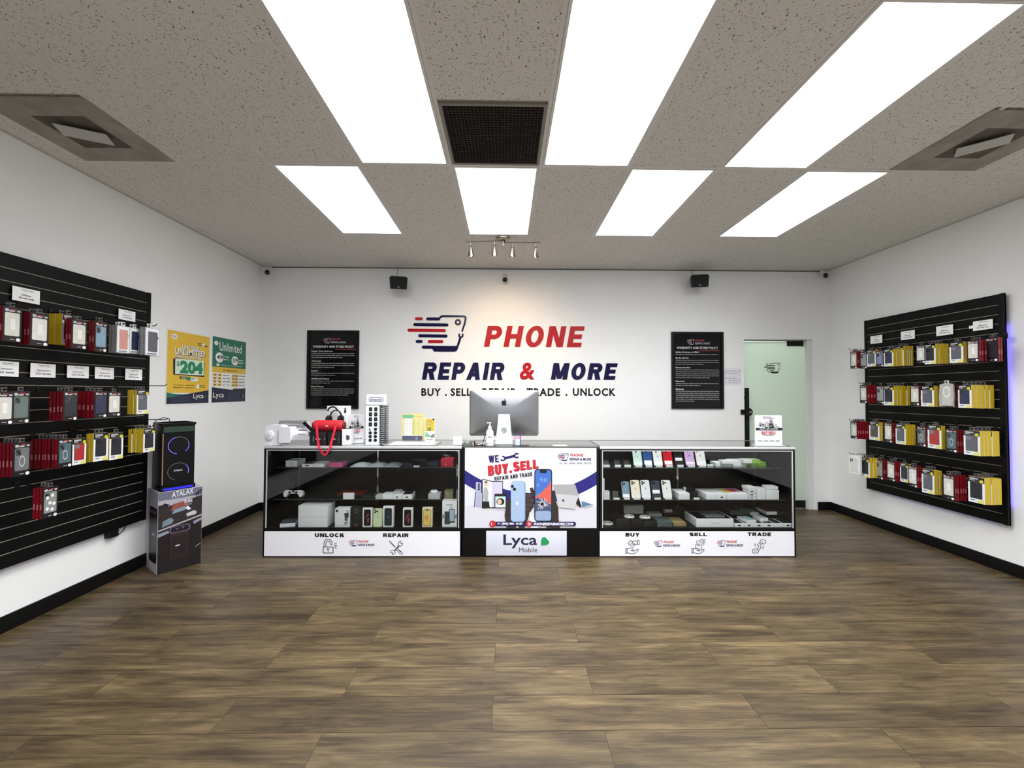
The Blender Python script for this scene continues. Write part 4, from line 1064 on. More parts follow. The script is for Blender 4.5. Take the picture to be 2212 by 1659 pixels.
# ------------------------------------------------------------------ inside the left counter
LY = counter_front(-1.2); RY = counter_front(1.7)
def shelf_min(z, base):
    return base + (0.152 if z == SH1 else 0.088 if z == SH2 else 0.022)
def left_goods():
    mn = lambda z: shelf_min(z, LY)
    pink = M('box_pink', (206, 70, 140), 0.4); olive = M('box_olive', (120, 116, 84), 0.5); redb = M('box_red', (176, 30, 52), 0.4)
    bag = M('bubble_bag', (176, 186, 186), 0.25, noise=0.15, nscale=60, bump=0.4); nvb = M('box_navy', (30, 34, 52), 0.4); bluegrey = M('box_slate', (84, 100, 116), 0.4)
    # top shelf
    carton('white phone box lying on the top shelf of the left counter, furthest left', 'box', 617, 642, 995, 1008, SH1, .15, CARD, mn(SH1), front=ap(50, 50, 36, LGREY), top=CARDG)
    carton('thin white phone box with dark lid, second from left on the left counter top shelf', 'box', 652, 675, 1002.5, 1009.5, SH1, .15, CARD, mn(SH1), front=ap(50, 50, 55), top=M('box_dark_lid', (52, 54, 60), .4))
    carton('thin white phone box with grey lid, third from left on the left counter top shelf', 'box', 676, 700, 1003, 1010.5, SH1, .15, CARD, mn(SH1), top=CARDG)
    carton('pink box on the top shelf of the left counter', 'box', 710, 739, 1003.5, 1014, SH1, .13, pink, mn(SH1), top=M('box_smoky', (70, 64, 72), .2))
    for k, (a, b, w) in enumerate(((756, 793, 'leftmost'), (794, 828, 'middle'), (829, 863, 'rightmost'))):
        p = base_at((a+b)/2, 1010, SH1, mn(SH1)); s = scale_at(p); W = (b-a)*s
        t = thing('bubble_bag', f'device in a pale plastic bag on left counter top shelf, {w} of three', 'bag', p, 0, 'bagged devices')
        mb = MB(); n = 9
        g = [[mb.v((-W/2 + W*i/n, 0.17*j/n, 0.004 + 0.026*(math.sin(math.pi*i/n)*math.sin(math.pi*j/n))**0.6 + random.Random(k*99+i*10+j).uniform(0, .003))) for i in range(n+1)] for j in range(n+1)]
        lo = [[mb.v((-W/2 + W*i/n, 0.17*j/n, 0.0)) for i in range(n+1)] for j in range(n+1)]
        for j in range(n):
            for i in range(n): mb.face([g[j][i], g[j][i+1], g[j+1][i+1], g[j+1][i]], bag, True)
        rim = [(0, i) for i in range(n)] + [(j, n) for j in range(n)] + [(n, n-i) for i in range(n)] + [(n-j, 0) for j in range(n)]
        for (j0, i0), (j1, i1) in zip(rim, rim[1:]+rim[:1]): mb.face([lo[j0][i0], lo[j1][i1], g[j1][i1], g[j0][i0]], bag)
        mb.face([lo[j][i] for j, i in rim][::-1], bag)
        mb.build('bag', t)
        mb = MB(); mb.box(-W*.36, .03, .001, W*.36, .14, .009, SCR, .002); mb.build('device', t)
    carton('low dark navy box left of the small white tag, left counter top shelf', 'box', 872, 890, 1000, 1009, SH1, .12, nvb, mn(SH1))
    carton('small white tag lying on the left counter top shelf', 'tag', 893, 905, 1007, 1010, SH1, .03, TAGW, mn(SH1), name='price_tag')
    carton('wide dark box behind the white tag, left counter top shelf', 'box', 888, 920, 993, 1004, SH1, .08, nvb, mn(SH1)+.15)
    carton('dark box left of the red box, left counter top shelf', 'box', 922, 946, 998, 1008, SH1, .12, nvb, mn(SH1))
    def tuft(t, w, h, d):
        mb = MB(); rnd = random.Random(3)
        for k in range(5):
            a = Vector((rnd.uniform(-.03, .02), .05, h)); mb.tube([a, a + Vector((rnd.uniform(-.03, .03), 0, .02)), a + Vector((rnd.uniform(-.05, .05), .01, .035))], .0015, M('cable_grey', (130, 130, 130), .5), 6)
        mb.build('cable_tuft', t)
    carton('red box with loose grey cables on top, right end of the left counter top shelf', 'box', 952, 979, 992, 1008.5, SH1, .12, redb, mn(SH1), front=lambda A: A.poly([(30, 80), (40, 50), (50, 80)], M('box_red_print', (206, 110, 120), .5)), extra=tuft)
    # middle shelf
    p = base_at(629, 1079, SH2, mn(SH2)); s = scale_at(p)
    t = thing('game_controller', 'white game controller on the middle shelf of the left counter', 'game controller', p)
    wc = M('controller_white', (228, 228, 226), .35); mb = MB()
    outline = [(-.080,.012),(-.088,.030),(-.080,.058),(-.060,.068),(-.030,.064),(0,.062),(.030,.064),(.060,.068),(.080,.058),(.088,.030),(.080,.012),(.066,.004),(.054,.016),(.040,.034),(0,.036),(-.040,.034),(-.054,.016),(-.066,.004)]
    mb.mtx = Matrix.Translation((0, .04, .004)) @ Matrix.Rotation(math.radians(-14), 4, 'X'); mb.prism(outline, -.018, .018, wc)
    mb.build('shell', t)
    for sx in (-.03, .03):
        mb = MB(); mb.mtx = Matrix.Translation((0, .04, .004)) @ Matrix.Rotation(math.radians(-14), 4, 'X'); mb.cyl((sx, -.0185, .045), (sx, -.026, .045), .009, .010, INK, 14); mb.build('thumbstick', t)
    mb = MB(); mb.mtx = Matrix.Translation((0, .04, .004)) @ Matrix.Rotation(math.radians(-14), 4, 'X'); mb.rrect(-.014, .048, .014, .060, .004, -.0188, -.0185, INK); mb.build('touchpad', t)
    carton('flat rust red folder lying on the left counter middle shelf', 'folder', 728, 782, 1066, 1068.5, SH2, .16, M('folder_rust', (122, 34, 22), .5), mn(SH2)+.12, name='folder')
    carton('small square white box in front of the rust red folder', 'box', 741, 764, 1068, 1081, SH2, .02, CARD, mn(SH2))
    carton('dark laptop lying closed right of the rust folder, left counter', 'laptop', 782, 812, 1072, 1076, SH2, .16, M('laptop_dark', (34, 34, 36), .4), mn(SH2)+.03, name='laptop')
    carton('grey earbud box with cable, left of three white boxes, left counter middle shelf', 'box', 811, 825, 1072, 1080.5, SH2, .08, CARDG, mn(SH2))
    carton('leftmost of three white boxes on the left counter middle shelf', 'box', 826, 847, 1070, 1080.5, SH2, .10, CARD, mn(SH2))
    def puck(t, w, h, d):
        pass
    a = carton('middle white box carrying a silver case, left counter middle shelf', 'box', 847.5, 867.5, 1070, 1080.5, SH2, .12, CARD, mn(SH2), front=ap(50, 55, 34))
    carton('silver case on top of the middle white box, left counter', 'case', 850, 865, 1064.5, 1069.6, SH2, .08, M('case_silver', (176, 180, 178), .3), mn(SH2)+.02, lift=.0445, name='device_case')
    carton('white box with black lid, right of the silver case, left counter', 'box', 868.5, 890, 1070, 1080.5, SH2, .13, CARD, mn(SH2), front=ap(50, 55, 34), top=CARDB)
    carton('white box under the round white puck, left counter middle shelf', 'box', 925, 950, 1069, 1080, SH2, .10, CARDG, mn(SH2))
    p = base_at(937, 1069, SH2, mn(SH2)); p2 = ony(937.5, 1069, LY+.13); 
    t = thing('charger_puck', 'round white puck on top of the grey-white box, left counter', 'charger', (p2.x, LY+.135, SH2+.0465))
    mb = MB(); mb.lathe([(0, 0), (.030, 0), (.034, .006), (.034, .016), (.028, .022), (0, .022)], WHITEP, 24); mb.build('body', t)
    mb = MB(); mb.lathe([(0, .0221), (.016, .0221), (.016, .0226), (0, .0226)], LGREY, 20); mb.build('pad', t)
    carton('olive box at the right end of the left counter middle shelf', 'box', 960, 978, 1060, 1077, SH2, .07, olive, mn(SH2), front=lambda A: A.disc(38, 42, 6, CARD, 10))
    # bottom deck
    carton('slate blue phone box tilted at the left end of the left counter bottom', 'box', 606, 636, 1131, 1138.5, DECK, .14, CARD, mn(DECK), rz=.22, top=bluegrey)
    carton('large white carton with a seam, bottom of the left counter', 'box', 644, 707, 1093.5, 1139.5, DECK, .16, CARD, mn(DECK), front=lambda A: A.rect(2, 51.5, 98, 53, LGREY))
    carton('small white box peeking out right of the large white carton', 'box', 711, 723, 1120, 1132, DECK, .05, CARD, mn(DECK)+.17, front=ap(35, 55, 30))
    def gadget(A):
        A.disc(14, 12, 8, INK, 16); A.poly([(62, 26), (92, 20), (92, 48), (66, 52)], M('pic_dark', (60, 62, 66), .5)); A.disc(76, 58, 11, M('pic_mid', (98, 98, 100), .5), 14); A.rect(60, 72, 90, 77, GREYINK); A.rect(62, 80, 84, 84, INK); A.rect(76, 9, 92, 14, GREYINK)
        A.lines(6, 88, 94, 92, LGREY, .5, 2)
    carton('white gadget box with black dot and device picture, bottom of the left counter', 'box', 723, 755.5, 1100, 1139.5, DECK, .08, CARD, mn(DECK), front=gadget)
    def dk(A):
        A.ring(50, 24, 16, 3, GREYINK, 200, 340); A.ring(50, 42, 18, 3, GREYINK, 200, 340); A.rrect(28, 44, 72, 82, 6, M('pic_black', (30, 30, 32), .3)); A.ring(50, 72, 20, 3, GREYINK, 20, 160); A.rect(38, 90, 62, 93, GREYINK)
    carton('black accessory box between the gadget box and the first phone box', 'box', 757, 781, 1097, 1139.5, DECK, .06, CARDB, mn(DECK), front=dk)
    pr = M('petal_red', (150, 62, 74), .4); pr2 = M('petal_dark', (92, 36, 48), .4)
    carton('white phone box with red flower screen, left of the pale green phone', 'box', 783, 803.5, 1099, 1139.5, DECK, .03, CARD, mn(DECK), front=phone_pic(SCR, petals=[pr, pr2]))
    p = base_at(815, 1139, DECK, mn(DECK)); s = scale_at(p)
    phone_thing('pale green phone standing in the bottom of the left counter', p, 19.5*s, 39*s, M('phone_lime', (206, 218, 176), .25), 'triple', lean=6)
    carton('white phone box with dark green phone picture, bottom of the left counter', 'box', 827, 849.5, 1096, 1139.5, DECK, .04, CARD, mn(DECK), front=phone_pic(M('pic_green', (26, 48, 52), .3), logo=CARDG))
    carton('white phone box with red flower screen, right of the dark green one', 'box', 870, 891, 1099.5, 1139.5, DECK, .04, CARD, mn(DECK), front=phone_pic(SCR, petals=[pr, pr2]))
    def yel(A):
        A.rrect(12, 8, 88, 94, 8, SCR); A.rrect(15, 10, 85, 92, 7, M('pic_yellow', (230, 206, 110), .3)); A.disc(44, 54, 16, M('pic_orange', (228, 142, 84), .3), 20); A.disc(60, 70, 14, M('pic_yellow2', (232, 190, 76), .3), 20); A.rrect(36, 9, 64, 14, 2, SCR)
    carton('cream phone box with yellow and orange screen, bottom of the left counter', 'box', 912, 933.5, 1098.5, 1139.5, DECK, .04, M('box_cream', (238, 228, 196), .4), mn(DECK), front=yel)
    def acc(A):
        g = M('pic_teal', (126, 152, 152), .5); A.disc(6, 60, 9, g); A.disc(94, 60, 9, g); A.rrect(16, 40, 54, 90, 4, M('pic_slate', (58, 62, 66), .4)); A.rrect(46, 30, 84, 84, 4, INK); A.rrect(50, 33, 80, 78, 3, M('pic_sky', (170, 190, 210), .4)); A.rect(28, 12, 72, 18, LGREY); A.rect(52, 22, 70, 26, GREYINK)
    carton('large white accessory box with tablet picture, right end of the left counter bottom', 'box', 955, 987, 1084, 1139.5, DECK, .08, CARD, mn(DECK), front=acc)

def phone_thing(label, p, w, h, mat, cams, lean=20, sticker=None, group=None, proto={}):
    t = thing('phone', label, 'phone', p, 0, group)
    R = Matrix.Translation((0, 0.004, 0)) @ Matrix.Rotation(math.radians(-lean), 4, 'X')
    mb = MB(); mb.mtx = R; mb.rrect(-w/2, 0, w/2, h, w*.16, 0, .008, mat, seg=4); mb.build('back_cover', t)
    mb = MB(); mb.mtx = R; mb.rrect(-w/2+.001, .001, w/2-.001, h-.001, w*.15, .0081, .0085, SCR, seg=4); mb.build('screen', t)
    mb = MB(); mb.mtx = R; mb.rrect(-w*.43, h-w*.55, w*.02, h-w*.08, w*.12, -.0015, .0, mat, seg=4); cb = mb.build('camera_bump', t)
    spots = [(-.31, .2), (-.31, .42), (-.1, .31)] if cams == 'triple' else [(-.31, .2), (-.12, .42)] if cams == 'twin' else [(-.3, .2), (-.3, .42)]
    for x, z in spots:
        mb = MB(); mb.mtx = R; mb.cyl((x*w, -.0015, h-z*w), (x*w, -.0035, h-z*w), w*.095, w*.095, SCR, 14); mb.build('lens', cb)
    mb = MB(); mb.mtx = R; apple(Art(mb, (0, 0, 100, 100), (-w/2, 0, w/2, h), -.0002), 50, 45, 12, M('logo_tone', (150, 152, 156), .2, metal=.8)); mb.build('logo', t)
    if sticker:
        mb = MB(); mb.mtx = R; mb.box(-w*.42, -.0006, h*sticker[0], w*.42, 0, h*sticker[1], TAGW); mb.build('price_sticker', t)
    return t
def stand_thing(label, p, w, back_h=.06, lean=20, group=None):
    t = thing('phone_stand', label, 'stand', p, 0, group); b = M('stand_black', (22, 22, 23), .3)
    mb = MB(); mb.box(-w/2, -.012, 0, w/2, .055, .004, b, .001); mb.build('base', t)
    mb = MB(); mb.mtx = Matrix.Translation((0, .0135, .004)) @ Matrix.Rotation(math.radians(-lean), 4, 'X'); mb.box(-w*.45, 0, 0, w*.45, .003, back_h, b); mb.build('backrest', t)
    mb = MB(); mb.box(-w*.46, -.014, 0, w*.46, -.0115, .017, TAGW); mb.build('price_tag', t)
    return t

def right_goods():
    mn = lambda z: shelf_min(z, RY)
    for k, (a, b, w) in enumerate(((1302, 1317, 'leftmost'), (1327, 1341, 'second'), (1347.5, 1362.5, 'third'))):
        p = base_at((a+b)/2, 1007.5, SH1, mn(SH1)+.014); s = scale_at(p)
        stand_thing(f'empty black phone stand with white tag, {w} on the right counter top shelf', p, (b-a)*s, .056, group='empty phone stands on the top shelf')
    shelf1 = [(1367, 1388, 'mint green', (200, 226, 212), 'twin', (.10, .16)), (1389, 1410, 'deep blue', (42, 80, 140), 'twin', (.06, .30)), (1411, 1432, 'white', (232, 232, 228), 'twin', (.14, .19)), (1433, 1454, 'bright red', (204, 22, 40), 'twin', (.08, .28)),
              (1457, 1477, 'black', (30, 34, 34), 'twin', (.30, .48)), (1480, 1502, 'lilac', (208, 174, 222), 'twin', (.12, .2)), (1504, 1526, 'pearl white', (236, 234, 232), 'stack', (.2, .24))]
    for a, b, nm, c, cams, st in shelf1:
        p = base_at((a+b)/2 + 1.5, 1007.5, SH1, mn(SH1)+.016); s = scale_at(p); w = (b-a-2)*s
        stand_thing(f'black stand with white tag under the {nm} phone, right counter top shelf', p, w*.8, .1, 20, 'phone stands on the top shelf')
        q = p.copy(); q.y -= .002; q.z += .0055
        phone_thing(f'{nm} phone leaning on a stand, top shelf of the right counter', q, w, w*2.02, M('phone_'+nm.replace(' ', '_'), c, .25), cams, 20, st, 'phones on the top shelf')
    carton('small white tag right of the pearl white phone, right counter top shelf', 'tag', 1528, 1541, 1003.5, 1007, SH1, .012, TAGW, mn(SH1), name='price_tag')
    lime = M('box_lime', (146, 206, 62), .35)
    carton('lowest wide white box left of the lime boxes, right counter top shelf', 'box', 1547, 1580, 1000, 1007.5, SH1, .12, CARD, mn(SH1))
    carton('upper white box stacked at the left, right counter top shelf', 'box', 1561, 1586, 993.5, 999.8, SH1, .08, CARD, mn(SH1)+.02, lift=.033)
    carton('white box between the white stack and the lime boxes', 'box', 1584, 1612, 996, 1007.5, SH1, .14, CARD, mn(SH1))
    carton('lower lime green box on the right counter top shelf', 'box', 1622, 1655, 998.5, 1007.5, SH1, .10, lime, mn(SH1), front=lambda A: A.rrect(6, 20, 30, 80, 4, M('lime_light', (190, 230, 120), .4)))
    carton('upper lime green box with white end, right counter top shelf', 'box', 1607, 1643, 990.5, 998, SH1, .09, CARD, mn(SH1)+.012, lift=.039, front=lambda A: A.rect(48, 0, 100, 100, lime), top=M('box_pale', (214, 224, 208), .4))
    # middle shelf
    carton('tall narrow white box at the left end of the right counter middle shelf', 'box', 1299, 1306, 1036, 1079.5, SH2, .06, CARD, mn(SH2)+.02)
    carton('white box with dark scribble at the left end, right counter middle shelf', 'box', 1303, 1317, 1062, 1079.5, SH2, .06, CARD, mn(SH2)-.03, top=CARDG)
    p = base_at(1331, 1079, SH2, mn(SH2)+.014); s = scale_at(p)
    stand_thing('empty black phone stand left of the steel blue phone, middle shelf', p, 14*s, .065)
    shelf2 = [(1343, 1361, 1043, 'steel blue', (112, 138, 158), (.07, .26)), (1363, 1384, 1040, 'cream gold', (232, 222, 204), (.10, .14)), (1385, 1406, 1040, 'silver', (222, 228, 230), (.1, .14)), (1408, 1428, 1041, 'graphite', (52, 60, 74), (.28, .48)), (1431, 1452, 1040, 'ivory', (230, 228, 226), (.17, .21))]
    for a, b, yt, nm, c, st in shelf2:
        p = base_at((a+b)/2 + 1.5, 1079, SH2, mn(SH2)+.016); s = scale_at(p); w = (b-a-1.5)*s
        stand_thing(f'black stand with white tag under the {nm} phone, right counter middle shelf', p, w*.8, .1, 20, 'phone stands on the middle shelf')
        q = p.copy(); q.y -= .002; q.z += .0055
        phone_thing(f'{nm} phone leaning on a stand, middle shelf of the right counter', q, w, (1077-yt)*s*1.06, M('phone_'+nm.replace(' ', '_'), c, .25), 'triple', 20, st, 'phones on the middle shelf')
    carton('white box right of the ivory phone, right counter middle shelf', 'box', 1466, 1490, 1066, 1079.5, SH2, .18, CARD, mn(SH2))
    carton('small black cube box with white tag, right counter middle shelf', 'box', 1494, 1508, 1062, 1076, SH2, .04, CARDB, mn(SH2)+.015)
    carton('white tag in front of the small black cube box', 'tag', 1499, 1511, 1075.5, 1079.3, SH2, .01, TAGW, mn(SH2)-.003, name='price_tag')
    p = base_at(1487, 1062, SH2, mn(SH2)+.1); p = Vector((ony(1487, 1064, mn(SH2)+.22).x, mn(SH2)+.22, SH2))
    t = thing('webcam', 'small black camera gadget behind the white box, right counter middle shelf', 'camera', p)
    mb = MB(); mb.cyl((0, 0, 0), (0, 0, .02), .025, .02, BLACKM, 16); mb.build('foot', t)
    mb = MB(); mb.cyl((-.03, 0, .045), (.03, 0, .045), .026, .026, BLACKM, 18); mb.build('body', t)
    mb = MB(); mb.cyl((-.031, 0, .045), (-.05, 0, .045), .02, .018, WHITEP, 18); mb.build('cap', t)
    for a, b, w in ((1526, 1548.5, 'leftmost of three large white tablet boxes'), (1549, 1570, 'middle one of three large white tablet boxes')):
        carton(w + ', right counter middle shelf', 'box', a, b, 1069.5, 1081, SH2, .22, CARD, mn(SH2), front=(ap(50, 55, 36) if a > 1530 else None), group='tablet boxes')
    def rainbow(t, w, h, d):
        mb = MB()
        for k, c in enumerate(((206, 214, 90), (230, 150, 80), (190, 70, 110))):
            mb.box(-w/2+.01+k*w*.2, .05+.02*k, h+.0002, -w/2+.01+(k+1)*w*.28, d-.02, h+.0006+.0002*k, M(f'rainbow_{k}', c, .4))
        mb.build('top_picture', t)
    carton('tablet box with a rainbow coloured lid picture, right counter middle shelf', 'box', 1571, 1616, 1069, 1081, SH2, .22, CARD, mn(SH2), extra=rainbow, group='tablet boxes')
    for k, (yb, w) in enumerate(((1079, 'bottom'), (1072.2, 'second lowest'), (1065.4, 'third'), (1058.6, 'top'))):
        carton(f'{w} white box in the stack of four, right counter middle shelf', 'box', 1617.5 - (k == 3)*2, 1634, yb-6.2, yb, SH2, .10, CARD, mn(SH2), lift=k*.0285, front=(lambda A: A.rect(20, 30, 60, 60, INK)) if k < 3 else None, group='stack of four white boxes')
    carton('tall white box right of the stack of four, right counter middle shelf', 'box', 1635, 1654, 1056, 1079.5, SH2, .10, CARD, mn(SH2))
    carton('wide white box at the right end of the right counter middle shelf', 'box', 1655, 1683, 1059, 1079.5, SH2, .10, CARD, mn(SH2))
    carton('low white box lying on the wide white box, right end of the middle shelf', 'box', 1657, 1681, 1052.5, 1058.6, SH2, .08, CARD, mn(SH2)+.01, lift=.0895)
    # bottom deck
    cab = M('cable_white', (226, 226, 226), .4); clr = M('clear_bag', (84, 98, 96), .2, noise=.3, nscale=50, bump=.4)
    def coil(px, py, r, label, z, Y, tilt=0.0, name='cable_coil'):
        p = ony(px, py, Y); t = thing(name, label, 'cable', (p.x, Y, z))
        mb = MB()
        for k in range(3): 
            R = r*(1-.10*k); mb.tube([(R*math.cos(a*math.pi/14), R*.85*math.sin(a*math.pi/14), .003+.005*k) for a in range(28)] + [(R, 0.004, .003+.005*k)], .0028, cab, 6)
        mb.build('loop', t)
        mb = MB(); mb.box(-.012, -r*.4, .001, .012, -r*.4+.035, .010, WHITEP, .002); mb.build('plug', t)
        return t
    black_low = [('dark tablet lying flat at the left of the right counter bottom', 1332, 1362, 1121, 1137, .17), ('dark tablet under the white cable coils, right counter bottom', 1364, 1388, 1122, 1137, .17), ('black device box below the second cable coil, right counter bottom', 1390, 1418, 1126, 1138, .14), ('black pouch left of the tan box, right counter bottom', 1420, 1452, 1125, 1138, .12)]
    for lab, a, b, yt, yb, d in black_low: carton(lab, 'device', a, b, yt, yb, DECK, d, CARDB if 'pouch' not in lab else clr, mn(DECK), name='boxed_device')
    tops = DECK + .0665
    coil(1359, 1114, .045, 'white cable coil on the dark tablet, left one of two', DECK+.068, RY+.10)
    coil(1393, 1117, .048, 'white cable coil right of the cardboard box, right one of two', DECK+.062, RY+.10)
    coil(1312, 1128, .05, 'white cable coil in the left bottom corner of the right counter', DECK+.0005, RY+.12)
    carton('patterned white cardboard box at the back of the right counter bottom', 'box', 1348, 1390, 1092, 1109.5, DECK, .1, M('box_patterned', (206, 206, 204), .5, noise=.12, nscale=35), mn(DECK)+.22)
    carton('pale folded bag lying behind the black pouch, right counter bottom', 'bag', 1402, 1430, 1110, 1116, DECK, .1, M('bag_pale', (150, 158, 152), .4, noise=.2, nscale=40), mn(DECK)+.22, name='folded_bag')
    carton('pinkish box with label at the back, right counter bottom', 'box', 1434, 1454, 1100, 1108, DECK, .06, M('box_rose', (168, 140, 138), .5), mn(DECK)+.24, front=lambda A: A.rect(20, 20, 90, 60, TAGW))
    carton('dark brown box at the back, left of the large white tablet box', 'box', 1455, 1482, 1096, 1110, DECK, .08, M('box_brown', (40, 34, 32), .5), mn(DECK)+.24)
    carton('tan kraft box lying left of the large white tablet box, right counter bottom', 'box', 1455, 1483, 1129, 1137, DECK, .16, M('box_kraft', (150, 132, 86), .6), mn(DECK)+.01)
    def tray(t, w, h, d):
        mb = MB(); mb.box(-w/2+.012, .012, h+.0001, w/2-.012, d-.012, h+.001, SCR); mb.build('lid_picture', t)
    carton('large white tablet box with black lid in the right counter bottom', 'box', 1504, 1585, 1121, 1138.5, DECK, .24, CARD, mn(DECK), extra=tray, front=lambda A: A.rect(40, 48, 62, 56, LGREY))
    carton('silver tablet lying on the large white tablet box', 'tablet', 1524, 1566, 1112, 1114.5, DECK, .13, M('tablet_silver', (150, 156, 162), .25, metal=.6), mn(DECK)+.05, lift=.0735, name='tablet')
    ords = ['leftmost', 'second', 'third', 'fourth', 'fifth', 'rightmost']
    for k, (a, b) in enumerate(((1587, 1607.5), (1608, 1629), (1629.5, 1650.5), (1651, 1672), (1672.5, 1691), (1691.5, 1713.5))):
        carton(f'{ords[k]} phone box in the front row of six, right counter bottom', 'box', a, b, 1130.5, 1138.7, DECK, .15, CARD, mn(DECK), front=ap(50, 52, 46) if k != 4 else None, top=CARDB, group='front row of white phone boxes')
    carton('white phone box with teal lid lying on the front row, right counter bottom', 'box', 1613, 1635, 1124, 1130, DECK, .13, CARD, mn(DECK)+.005, lift=.0345, rz=.12, top=M('lid_teal', (150, 186, 184), .4))
    carton('white box lying on the front row, right of the teal lid box', 'box', 1642, 1660, 1117, 1124, DECK, .1, CARD, mn(DECK)+.05, lift=.0345, rz=.1, top=CARDG)
    for k, (a, b, yt, yb, c, lab) in enumerate(((1578, 1602, 1103, 1112, clr, 'left one of the clear plastic cases piled at the back, right counter bottom'), (1598, 1625, 1099, 1112, clr, 'right one of the clear plastic cases piled at the back, right counter bottom'))):
        carton(lab, 'case', a, b, yt, yb, DECK, .1, c, mn(DECK)+.18, name='clear_case')
    carton('white box standing in the middle of the clear cases, right counter bottom', 'box', 1622, 1640, 1107, 1113.5, DECK, .1, CARD, mn(DECK)+.17, lift=0)
    carton('teal box under the red lid phone box, right counter bottom', 'box', 1648, 1671, 1102, 1112, DECK, .12, M('box_teal', (70, 124, 146), .4), mn(DECK)+.19)
    carton('white phone box with dark red lid at the back, right counter bottom', 'box', 1656, 1679, 1094.5, 1101.5, DECK, .16, CARD, mn(DECK)+.195, lift=.05, top=M('lid_red', (96, 30, 34), .4))
left_goods(); right_goods()
# ------------------------------------------------------------------ things standing on the counters
def counter_tops():
    z = CZ + 0.0005
    lg = M('machine_grey', (150, 150, 152), .35); mw = M('machine_white', (232, 232, 238), .35)
    # film cutting machine
    p = onz(617, 964, CZ); t = thing('film_cutter', 'white and grey film cutting machine at the left end of the left counter', 'machine', (p.x, 3.70, z))
    s = scale_at(Vector((p.x, 3.70, CZ))); L = lambda px: (px-617)*s; Z = lambda py: (964.5-py)*s
    mb = MB(); mb.rrect(L(568), Z(964.5)+.002, L(606), Z(921), .03, -.06, .16, mw); mb.build('end_housing', t)
    mb = MB(); mb.lathe([(0, 0), (.038, 0), (.036, .014), (.02, .018), (0, .018)], mw, 24, (L(579), -.061, Z(943)), (0, -1, 0)); kn = mb.build('knob', t)
    mb = MB(); mb.lathe([(0, 0), (.004, 0), (.004, .002), (0, .002)], INK, 10, (L(578), -.0795, Z(943)), (0, -1, 0)); mb.build('knob_mark', kn)
    mb = MB(); mb.rrect(L(600), Z(958), L(624), Z(925), .012, -.085, .12, mw); mb.build('bracket', t)
    mb = MB(); mb.prism([(-.10, 0), (.12, 0), (.12, .035), (.05, .075), (-.04, .08), (-.10, .05)], 0, 0, lg)
    mb.bm.clear(); pts = [(-.08, 0), (.15, 0), (.15, .06), (.06, .10), (-.03, .085), (-.075, .05)]
    A_ = [mb.v((L(606), y, zz)) for y, zz in pts]; B_ = [mb.v((L(660), y, zz)) for y, zz in pts]
    mb.face(A_[::-1], lg); mb.face(B_, lg)
    for i in range(len(pts)): j = (i+1) % len(pts); mb.face([A_[i], A_[j], B_[j], B_[i]], lg)
    mb.build('body', t)
    mb = MB(); mb.cyl((L(586), .04, Z(919)), (L(646), .04, Z(919)), .026, .026, M('roller_metal', (170, 172, 172), .3, metal=.7), 20); mb.build('roller', t)
    mb = MB(); mb.mtx = Matrix.Translation((0, .02, .115)) @ Matrix.Rotation(math.radians(-35), 4, 'X'); mb.box(L(624), 0, -.04, L(650), .004, .055, mw); mb.box(L(628), -.0006, .01, L(646), 0, .02, INK); mb.box(L(628), -.0006, -.03, L(646), 0, -.02, GREYINK); mb.build('feed_panel', t)
    mb = MB(); mb.prism([(L(640), .07), (L(660), .07), (L(662), .10), (L(648), Z(914)), (L(640), Z(916))], .03, .036, mw); mb.build('side_plate', t)
    mb = MB(); mb.mtx = Matrix.Translation((L(655), .0, Z(928))) @ Matrix.Rotation(math.radians(43), 4, 'Y'); mb.box(-.07, -.012, -.012, .058, .0, .014, BLACKM, .002); mb.build('arm', t)
    mb = MB(); mb.tube([(L(660), 0.0, Z(944)), (L(662), -.04, Z(955)), (L(656), -.06, .004)], .003, BLACKM); mb.build('cord', t)
    # black boxes
    for k, (a, b, w) in enumerate(((668, 704.5, 'left one of two black boxes under the red speaker'), (707.5, 733, 'right one of two black boxes under the red speaker'))):
        q = onz((a+b)/2, 965.5, CZ); s = scale_at(Vector((q.x, 3.66, CZ))); wd = (b-a)*s; h = 28.5*s; x = ony((a+b)/2, 950, 3.66).x
        bt = thing('speaker_box', w, 'box', (x, 3.66, z), 0, 'black boxes under the red speaker')
        mb = MB(); mb.box(-wd/2, 0, 0, wd/2, .13, h, CARDB, .002); mb.build('carton', bt)
        mb = MB(); A = Art(mb, (0, 0, 100, 100), (-wd/2, 0, wd/2, h), -.0003); A.rect(36, 48, 66, 57, LGREY); A.rect(90, 42, 94, 62, GREYINK)
        if k == 0: A.rect(22, 32, 27, 74, GREYINK)
        mb.build('front_print', bt)
    # red speaker with strap
    c = ony(711, 923, 3.735); s = scale_at(c); r = .0505; hw = 31*s
    t = thing('portable_speaker', 'red portable cylinder speaker with long strap on two black boxes, left counter', 'speaker', (c.x, 3.735, z + 28.5*scale_at(Vector((c.x, 3.66, CZ))) + r + .001))
    fab = M('speaker_red', (196, 22, 40), .65, bump=.5, nscale=400)
    mb = MB(); mb.lathe([(0, -hw), (r*.8, -hw), (r*.97, -hw+.012), (r, -hw+.03), (r, hw-.03), (r*.97, hw-.012), (r*.8, hw), (0, hw)], fab, 32, (0, 0, 0), (1, 0, 0)); mb.build('body', t)
    for s_ in (-1, 1):
        mb = MB(); mb.lathe([(0, 0), (r*.74, 0), (r*.7, .010), (r*.3, .012), (0, .012)], M('speaker_dark_red', (110, 12, 24), .5), 28, (s_*hw, 0, 0), (s_, 0, 0)); mb.build('end_cap', t)
    mb = MB(); mb.rrect(-.012, -.006, .012, .006, .002, -r-.0012, -r+.004, M('badge_pale', (226, 170, 170), .4)); mb.build('badge', t)
    zc = t.location.z
